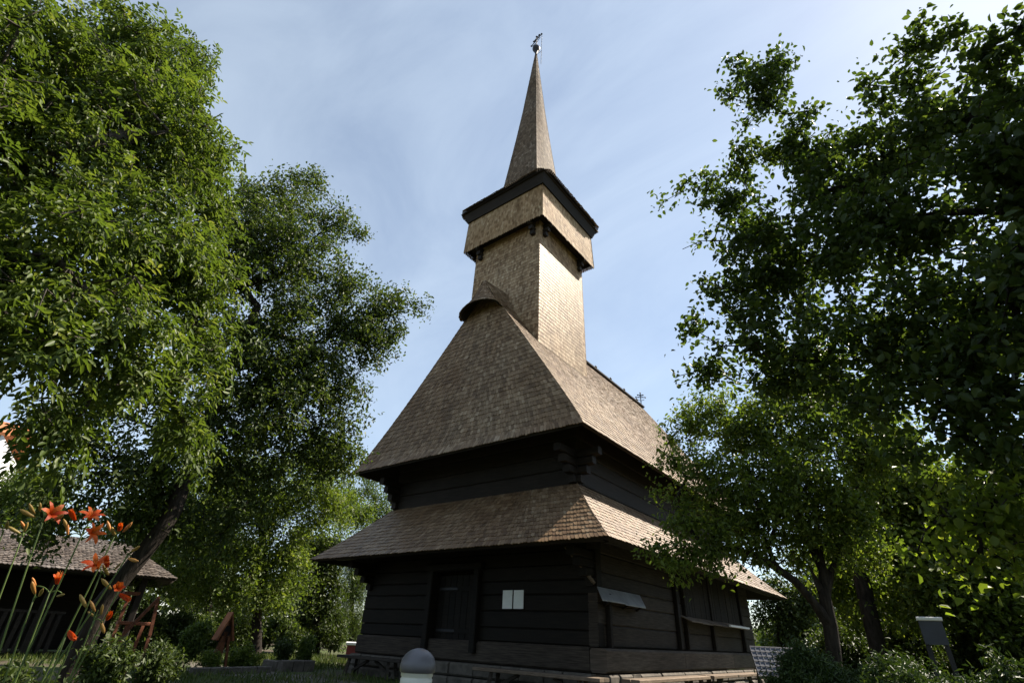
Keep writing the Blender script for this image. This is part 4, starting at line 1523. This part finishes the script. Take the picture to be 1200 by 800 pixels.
def pv_back(s, t):
    return np.array([lerp(lerp(X1, X1 - 1.6, t), lerp(X0, X0 + 1.6, t), s), lerp(Y1, PD / 2, t), lerp(PE, PR, t)])


def pv_end(sx):
    def S(s, t):
        xe = lerp(X1, X1 - 1.6, t) if sx > 0 else lerp(X0, X0 + 1.6, t)
        a, b = lerp(Y0, PD / 2, t), lerp(Y1, PD / 2, t)
        return np.array([xe, lerp(a, b, s if sx > 0 else 1 - s), lerp(PE, PR, t)])
    return S


prf = bpy.data.objects.new('roof', None)
COL.objects.link(prf)
prf.parent = pav
for nm, S in (('roof_slope', pv_front), ('roof_slope', pv_back), ('roof_slope', pv_end(1)), ('roof_slope', pv_end(-1))):
    shingle_surface(nm, S, [SH_GREY, DARKW], prf, expo=0.13, wid=0.10, thick=0.02, tip=0.03, deck=0.08, tmax=0.99)
for x in np.linspace(X0 + 0.7, X1 - 0.7, 5):
    for y in (Y0 + 0.6, Y1 - 0.6):
        MB().box((x, y, 1.03), (0.16, 0.16, 2.06), ch=0.02).build('post', DARKW, pav)
MB().box(((X0 + X1) / 2, Y1 - 0.75, 1.05), (PL - 2.2, 0.08, 2.0)).build('back_wall', DARKW, pav)
b = MB()
for y in (Y0 + 0.6, Y1 - 0.6):
    b.beam((X0 + 0.4, y, 2.10), (X1 - 0.4, y, 2.10), 0.16, 0.12, ch=0.02)
b.build('eave_beam', DARKW, pav)
b = MB()
for x in np.arange(X0 + 0.8, X1 - 2.2, 0.16):
    b.box((x, Y0 + 0.6, 0.55), (0.09, 0.03, 0.9))
b.box(((X0 + X1) / 2 - 0.7, Y0 + 0.6, 1.03), (PL - 3.0, 0.08, 0.06))
b.build('railing', DARKW, pav)

# red brown trestle in front of it
tp = ground_at(147, 11.2)
tr0 = thing('timber_trestle', 'red brown timber trestle with crossed legs in front of the pavilion', 'trestle', tuple(tp), ang)
tr0.scale = (0.72, 0.72, 1.0)
zt = float(at(140, 694, 11.2)[2])
MB().box((-0.30, 0, zt), (0.30, 0.50, 0.045), ch=0.01).build('top_board', REDW, tr0)
MB().box((-0.05, -0.1, zt - 0.42), (0.62, 0.30, 0.05), ch=0.01).build('shelf_board', REDW, tr0)
for (x0, z0, x1, z1, y) in ((-0.22, zt - 0.62, 0.24, zt - 0.05, -0.26), (0.34, zt - 0.58, 0.24, zt - 0.02, -0.18), (-0.30, 0.0, -0.28, zt - 0.02, 0.2), (0.16, 0.0, 0.20, zt - 0.44, 0.15), (-0.26, 0.0, -0.16, zt - 0.44, -0.2), (0.40, 0.0, 0.33, zt - 0.5, -0.15)):
    MB().beam((x0, y, z0), (x1, y, z1), 0.05, 0.06).build('leg', REDW, tr0)

# small orange shrine
sp_ = ground_at(258, 15.4)
shr = thing('wayside_shrine', 'small orange brown wooden shrine with a steep gabled roof among the shrubs', 'shrine', tuple(sp_), ang + 0.15)
zt = float(at(262, 716, 15.4)[2])
MB().box((0, 0, zt * 0.33), (0.13, 0.12, zt * 0.66), ch=0.02).build('post', ORANGEW, shr)
MB().box((0, 0.02, zt * 0.62), (0.20, 0.16, 0.34), ch=0.01).build('niche', DARKW, shr)
for sx in (-1, 1):
    m = MB()
    m.add([(0, -0.14, zt), (0, 0.14, zt), (sx * 0.21, 0.14, zt - 0.58), (sx * 0.21, -0.14, zt - 0.58),
           (0, -0.14, zt - 0.07), (0, 0.14, zt - 0.07), (sx * 0.17, 0.14, zt - 0.60), (sx * 0.17, -0.14, zt - 0.60)],
          [(0, 3, 2, 1), (4, 5, 6, 7), (0, 1, 5, 4), (3, 7, 6, 2), (1, 2, 6, 5), (0, 4, 7, 3)])
    m.build('roof_board', ORANGEW, shr)
for sx in (-1, 1):
    MB().beam((sx * 0.20, -0.10, 0.0), (sx * 0.07, -0.10, zt - 0.50), 0.05, 0.05).build('side_prop', ORANGEW, shr)

# stone planter in front of the shrubs
p0, p1 = ground_at(332, 15.9), ground_at(370, 16.4)
mid = (p0 + p1) / 2
pa = math.atan2(p1[1] - p0[1], p1[0] - p0[0])
PLN = np.linalg.norm(p1 - p0)
plt = thing('stone_planter', 'low pale stone planter wall on the lawn left of the church', 'planter', tuple(mid), pa)
m = MB()
for i in range(3):
    m.box(((i - 1) * PLN / 3, 0, 0.11), (PLN / 3 - 0.02, 0.22, 0.26), ch=0.02)
m.build('front_kerb', STONE, plt)
for sx in (-1, 1):
    MB().box((sx * (PLN / 2 - 0.06), 0.46, 0.10), (0.14, 0.68, 0.24), ch=0.02).build('side_kerb', STONE, plt)
p0, p1 = ground_at(232, 14.2), ground_at(322, 15.4)
m = MB()
for i in range(5):
    a, b = lerp(p0, p1, i / 5), lerp(p0, p1, (i + 0.97) / 5)
    m.beam(a + (0, 0, 0.06), b + (0, 0, 0.06), 0.12, 0.16, ch=0.02)
tag(m.build('kerb_edging', STONE), 'low stone edging in front of the shrubs by the orange shrine', 'edging')

# low red box with a white top beyond the left corner
wb = ground_at(419, 22)
bx = thing('storage_box', 'low dark red box with a white top beyond the left church corner', 'box', tuple(wb), ang - 0.5)
MB().box((0, 0, 0.27), (0.75, 0.5, 0.46), ch=0.02).build('body', REDP, bx)
MB().box((0, 0, 0.55), (0.85, 0.6, 0.10), ch=0.02).build('lid', WHITEP, bx)
for sx in (-1, 1):
    MB().box((sx * 0.28, 0, 0.02), (0.08, 0.4, 0.05)).build('foot', DARKW, bx)

# white building far left
wbp = at(-33, 525, 34)
hb = thing('white_building', 'white plastered building with an orange tiled roof at the left edge', 'building', (wbp[0], wbp[1], 0), ang - 0.1)
hh = float(at(0, 492, 34)[2])
HW = MB().box((-2.6, 4, hh / 2 - 0.3), (6.6, 8, hh - 0.6))
HW.build('wall', WHITEP, hb)
m = MB()
for sy, y0, y1 in ((1, -0.5, 4.0), (-1, 8.5, 4.0)):
    m.add([(-6.2, y0, hh - 0.65), (1.0, y0, hh - 0.65), (1.0, y1, hh + 0.9), (-6.2, y1, hh + 0.9), (-6.2, y0, hh - 0.8), (1.0, y0, hh - 0.8), (1.0, y1, hh + 0.75), (-6.2, y1, hh + 0.75)],
          [(0, 1, 2, 3), (4, 7, 6, 5), (0, 4, 5, 1), (1, 5, 6, 2), (2, 6, 7, 3), (3, 7, 4, 0)])
m.build('roof', ORANGEP, hb)
for z in (hh - 3.0, hh - 6.2):
    if z > 0.5:
        f = MB()
        for sx in (-1, 1):
            f.box((-1.2 + sx * 0.5, -0.02, z), (0.08, 0.10, 1.4))
        f.box((-1.2, -0.02, z + 0.72), (1.08, 0.10, 0.08))
        f.box((-1.2, -0.02, z - 0.72), (1.16, 0.16, 0.08))
        fo = f.build('window', DARKW, hb)
        MB().box((-1.2, -0.01, z), (0.92, 0.03, 1.34)).build('pane', DARKBLUE, fo)

# gridded panel beyond the side wall
gp = at(913, 770, 16)
ga = thing('gridded_panel', 'blue grey gridded panel leaning beyond the end of the church side wall', 'panel', (gp[0], gp[1], 0), YAW - 0.2)
th = -0.9
rot = Matrix.Rotation(math.radians(-38), 4, 'X')
zc = float(at(913, 764, 16)[2]) - 0.22
MB().box((0.0, 0.25, zc), (1.1, 0.05, 0.80), rot=rot).build('sheet', GREYBLUE, ga)
m = MB()
rm3 = np.array(rot.to_3x3())
for i in range(10):
    c = rm3 @ np.array([-0.54 + i * 1.08 / 9, -0.031, 0]) + (0.0, 0.25, zc)
    m.box(c, (0.012, 0.012, 0.80), rot=rot)
for j in range(7):
    c = rm3 @ np.array([0, -0.036, -0.39 + j * 0.78 / 6]) + (0.0, 0.25, zc)
    m.box(c, (1.1, 0.012, 0.012), rot=rot)
m.build('grid', GRIDM, ga)
for sx in (-0.45, 0.45):
    MB().beam((sx, 0.62, 0), (sx, 0.40, zc + 0.1), 0.05, 0.05).build('prop', IRON, ga)

# dark board with a white top edge behind the yews
ip = at(1092, 735, 10.5)
ib = thing('notice_board', 'dark blue board with a white top edge standing behind the yew bushes', 'board', (ip[0], ip[1], 0), YAW - 0.55)
z1 = float(at(1092, 722, 10.5)[2])
MB().box((0, 0, z1 - 0.20), (0.28, 0.04, 0.32)).build('panel', DARKBLUE, ib)
MB().box((0, -0.01, z1 - 0.03), (0.31, 0.07, 0.05), ch=0.01).build('top_strip', WHITEP, ib)
for sx in (-1, 1):
    MB().box((sx * 0.11, 0.05, (z1 - 0.1) / 2), (0.06, 0.05, z1 - 0.1)).build('leg', IRON, ib)


# ------------------------------------------------------------------ daylilies in the left foreground
def bez(p0, p1, p2, n=12):
    return [np.asarray(p0) * (1 - t) ** 2 + 2 * np.asarray(p1) * t * (1 - t) + np.asarray(p2) * t * t for t in np.linspace(0, 1, n)]


def frame_for(d):
    d = np.asarray(d, float)
    d /= np.linalg.norm(d)
    a = np.cross(d, (0, 0, 1.0))
    if np.linalg.norm(a) < 0.1:
        a = np.cross(d, (0, 1.0, 0))
    a /= np.linalg.norm(a)
    return d, a, np.cross(d, a)


def flower(parent, p, d, size, rs, opened=1.0):
    d, a, b = frame_for(d)
    m = MB()
    for k in range(6):
        an = k * PI / 3 + rs.uniform(-0.12, 0.12)
        o = a * math.cos(an) + b * math.sin(an)
        side = np.cross(d, o)
        outer = k % 2
        wdt = size * (0.13 if outer else 0.17)
        ln = size * rs.uniform(0.92, 1.08)
        pts = []
        for t in np.linspace(0, 1, 8):
            rr = ln * (0.03 + opened * (0.12 * t + 0.62 * t ** 2.6))
            hh_ = ln * (0.95 * t - opened * 0.42 * t ** 3.5)
            c = np.asarray(p) + d * hh_ + o * rr
            w_ = wdt * (math.sin(PI * min(1, 0.12 + 0.80 * t)) ** 0.8) * (1 if t < 1 else 0.1)
            cup = o * (-w_ * 0.25)
            rip = d * (0.02 * size * math.sin(t * 17 + k))
            pts += [c - side * w_ - cup + rip, c, c + side * w_ - cup - rip]
        fs = []
        for i in range(7):
            fs += [(i * 3, i * 3 + 1, i * 3 + 4, i * 3 + 3), (i * 3 + 1, i * 3 + 2, i * 3 + 5, i * 3 + 4)]
        m.add(pts, fs, 0, rs.uniform(0.1, 0.9))
    fo = m.build('flower', PETAL, parent, smooth=True)
    s = MB()
    for k in range(5):
        an = k * 2 * PI / 5
        o = a * math.cos(an) + b * math.sin(an)
        s.tube([np.asarray(p) + d * size * 0.25, np.asarray(p) + d * size * 0.6 + o * size * 0.08, np.asarray(p) + d * size * 0.85 + o * size * 0.14 + np.array([0, 0, size * 0.08])], size * 0.012, 4, 0, 0.95)
    s.build('stamen', BUDM, fo)
    return fo


def bud(parent, p, d, size, rs):
    d, a, b = frame_for(d)
    m = MB()
    bend = np.array([0, 0, 0.08 * size])
    pts = [np.asarray(p) + d * size * t + bend * t * t for t in (0, 0.15, 0.4, 0.65, 0.85, 1.0)]
    m.tube(pts, [size * q for q in (0.05, 0.09, 0.12, 0.13, 0.09, 0.02)], 8, 0, rs.random())
    return m.build('bud', BUDM, parent, smooth=True)


def daylily(label, top, base_dx, dist, heads, seed, tall_leaves=4, group='daylilies in the foreground bed'):
    """top: pixel of the scape's fork; heads: list of (du, dv, kind, direction pixel offset)"""
    rs = random.Random(seed)
    T = at(*top, dist)
    side = np.array([_cy, _sy, 0])
    B = np.array([T[0], T[1], 0]) + side * base_dx + np.array([_sy, -_cy, 0]) * -0.05
    t = thing('daylily', label, 'flower', tuple(B), 0, group)
    T = T - B
    sc = abs(depth_of(T + B)) / F_PX
    m = MB()
    mid_ = T * 0.55 + side * (-base_dx * 0.12)
    m.tube(bez((0, 0, 0), mid_, T, 14), list(np.linspace(0.0042, 0.0026, 14)), 6, 0, 0.7)
    for du, dv, kind, dd in heads:
        q = T + RGT * du * sc - UPV * dv * sc + FWD * rs.uniform(-0.02, 0.02)
        m.tube(bez(T * 0.985, T + (q - T) * 0.4 + np.array([0, 0, 0.01]), q, 6), 0.0021, 5, 0, 0.6)
    m.build('stem', LF_LILY, t, smooth=True)
    for du, dv, kind, dd in heads:
        q = T + RGT * du * sc - UPV * dv * sc + FWD * rs.uniform(-0.02, 0.02)
        d = RGT * dd[0] - UPV * dd[1] + FWD * rs.uniform(-0.5, 0.1)
        if kind == 'f':
            flower(t, q, d, 0.06 * rs.uniform(0.9, 1.1), rs)
        elif kind == 'h':
            flower(t, q, d, 0.057, rs, 0.45)
        elif kind == 'w':
            flower(t, q, d, 0.052, rs, 0.12)
        else:
            bud(t, q, d, 0.048 * rs.uniform(0.7, 1.25), rs)
    for k in range(tall_leaves):
        an = rs.uniform(0, 2 * PI)
        ln = rs.uniform(0.35, 0.62)
        o = np.array([math.cos(an), math.sin(an), 0])
        sd_ = np.array([-math.sin(an), math.cos(an), 0])
        pts = []
        for q in np.linspace(0, 1, 9):
            c = o * (0.02 + ln * 0.75 * q ** 1.4) + np.array([0, 0, ln * (1.25 * q - 0.95 * q ** 2.6)])
            w_ = 0.011 * (1 - q ** 2.5) + 0.0006
            pts += [c - sd_ * w_ + (0, 0, 0.004), c, c + sd_ * w_ + (0, 0, 0.004)]
        fs = []
        for i in range(8):
            fs += [(i * 3, i * 3 + 1, i * 3 + 4, i * 3 + 3), (i * 3 + 1, i * 3 + 2, i * 3 + 5, i * 3 + 4)]
        MB().add(pts, fs).build('leaf', LF_LILY, t, smooth=True)
    return t


daylily('daylily whose open orange flower points right above a cluster of green buds', (52, 606), 0.20, 2.71, [(4, -2, 'f', (1, -0.55)), (-6, -6, 'b', (-0.2, -1)), (-2, -8, 'b', (0.3, -1)), (-9, -1, 'b', (-0.7, -0.7)), (10, 4, 'b', (1, -0.5))], 1)
daylily('daylily carrying the two large red orange blooms on one head', (98, 622), -0.06, 2.63, [(4, -12, 'f', (0.5, -0.8)), (6, 2, 'f', (0.7, -0.1)), (-12, -12, 'w', (-0.25, -1)), (-16, 4, 'b', (-0.1, -1)), (-20, 0, 'b', (-0.3, -1))], 2)
daylily('daylily with a half open orange bud leaning to the right of the red blooms', (136, 624), -0.16, 2.79, [(2, -2, 'w', (0.55, -0.8)), (0, 2, 'b', (0.2, -0.6)), (6, 0, 'b', (0.8, -0.8)), (-5, -2, 'b', (-0.4, -1))], 3)
daylily('daylily with one orange flower and a yellow bud below the red blooms', (120, 668), -0.05, 2.71, [(-2, -4, 'f', (0.1, -0.6)), (10, -6, 'w', (0.0, -1)), (16, -2, 'b', (0.8, -0.8)), (6, 6, 'b', (-0.3, -1))], 4)
daylily('daylily whose withered dark red bloom hangs before the pavilion', (60, 690), 0.05, 2.94, [(2, -4, 'h', (0.3, -1)), (10, 6, 'b', (1, -0.2)), (-22, -2, 'b', (-0.1, -1))], 5)
daylily('daylily with a thick cluster of spent orange buds low in the bed', (112, 722), -0.05, 2.63, [(0, -6, 'b', (-0.5, -1)), (-8, -12, 'b', (-0.6, -1)), (6, -2, 'b', (0.2, -1)), (10, 6, 'w', (0.6, -0.8)), (2, 8, 'b', (0.4, 1)), (-4, 2, 'b', (-0.9, -0.4))], 6)
daylily('daylily with only green buds at the far left edge', (4, 622), 0.22, 2.94, [(0, -6, 'b', (0, -1)), (4, -2, 'b', (0.5, -1)), (-4, 0, 'b', (-0.5, -0.8))], 7)
daylily('daylily with small yellow green buds standing between the edge one and the first flower', (28, 624), 0.16, 3.1, [(0, -4, 'b', (-0.2, -1)), (3, -2, 'b', (0.5, -1)), (-4, 1, 'b', (-0.8, -0.7))], 8)
daylily('daylily with a single drooping red bud low among the stems', (78, 742), 0.02, 2.56, [(4, -4, 'w', (0.9, 0.5))], 9, 6)

daylily('daylily with two tall green buds left of the lowest red bud', (40, 700), 0.10, 2.75, [(0, -4, 'b', (0.1, -1)), (4, -1, 'b', (0.7, -0.8))], 10, 3)
daylily('daylily with a closed pale bud leaning far right over the dark bed', (150, 650), -0.42, 2.6, [(0, -2, 'b', (0.9, -0.5)), (3, 2, 'b', (0.8, 0.2))], 11, 3)
daylily('daylily with an orange bloom facing away below the half open bud', (140, 690), -0.22, 2.7, [(0, -2, 'h', (0.6, -0.5)), (-5, -3, 'b', (-0.5, -1)), (4, 3, 'w', (0.7, 0.5))], 12, 3)
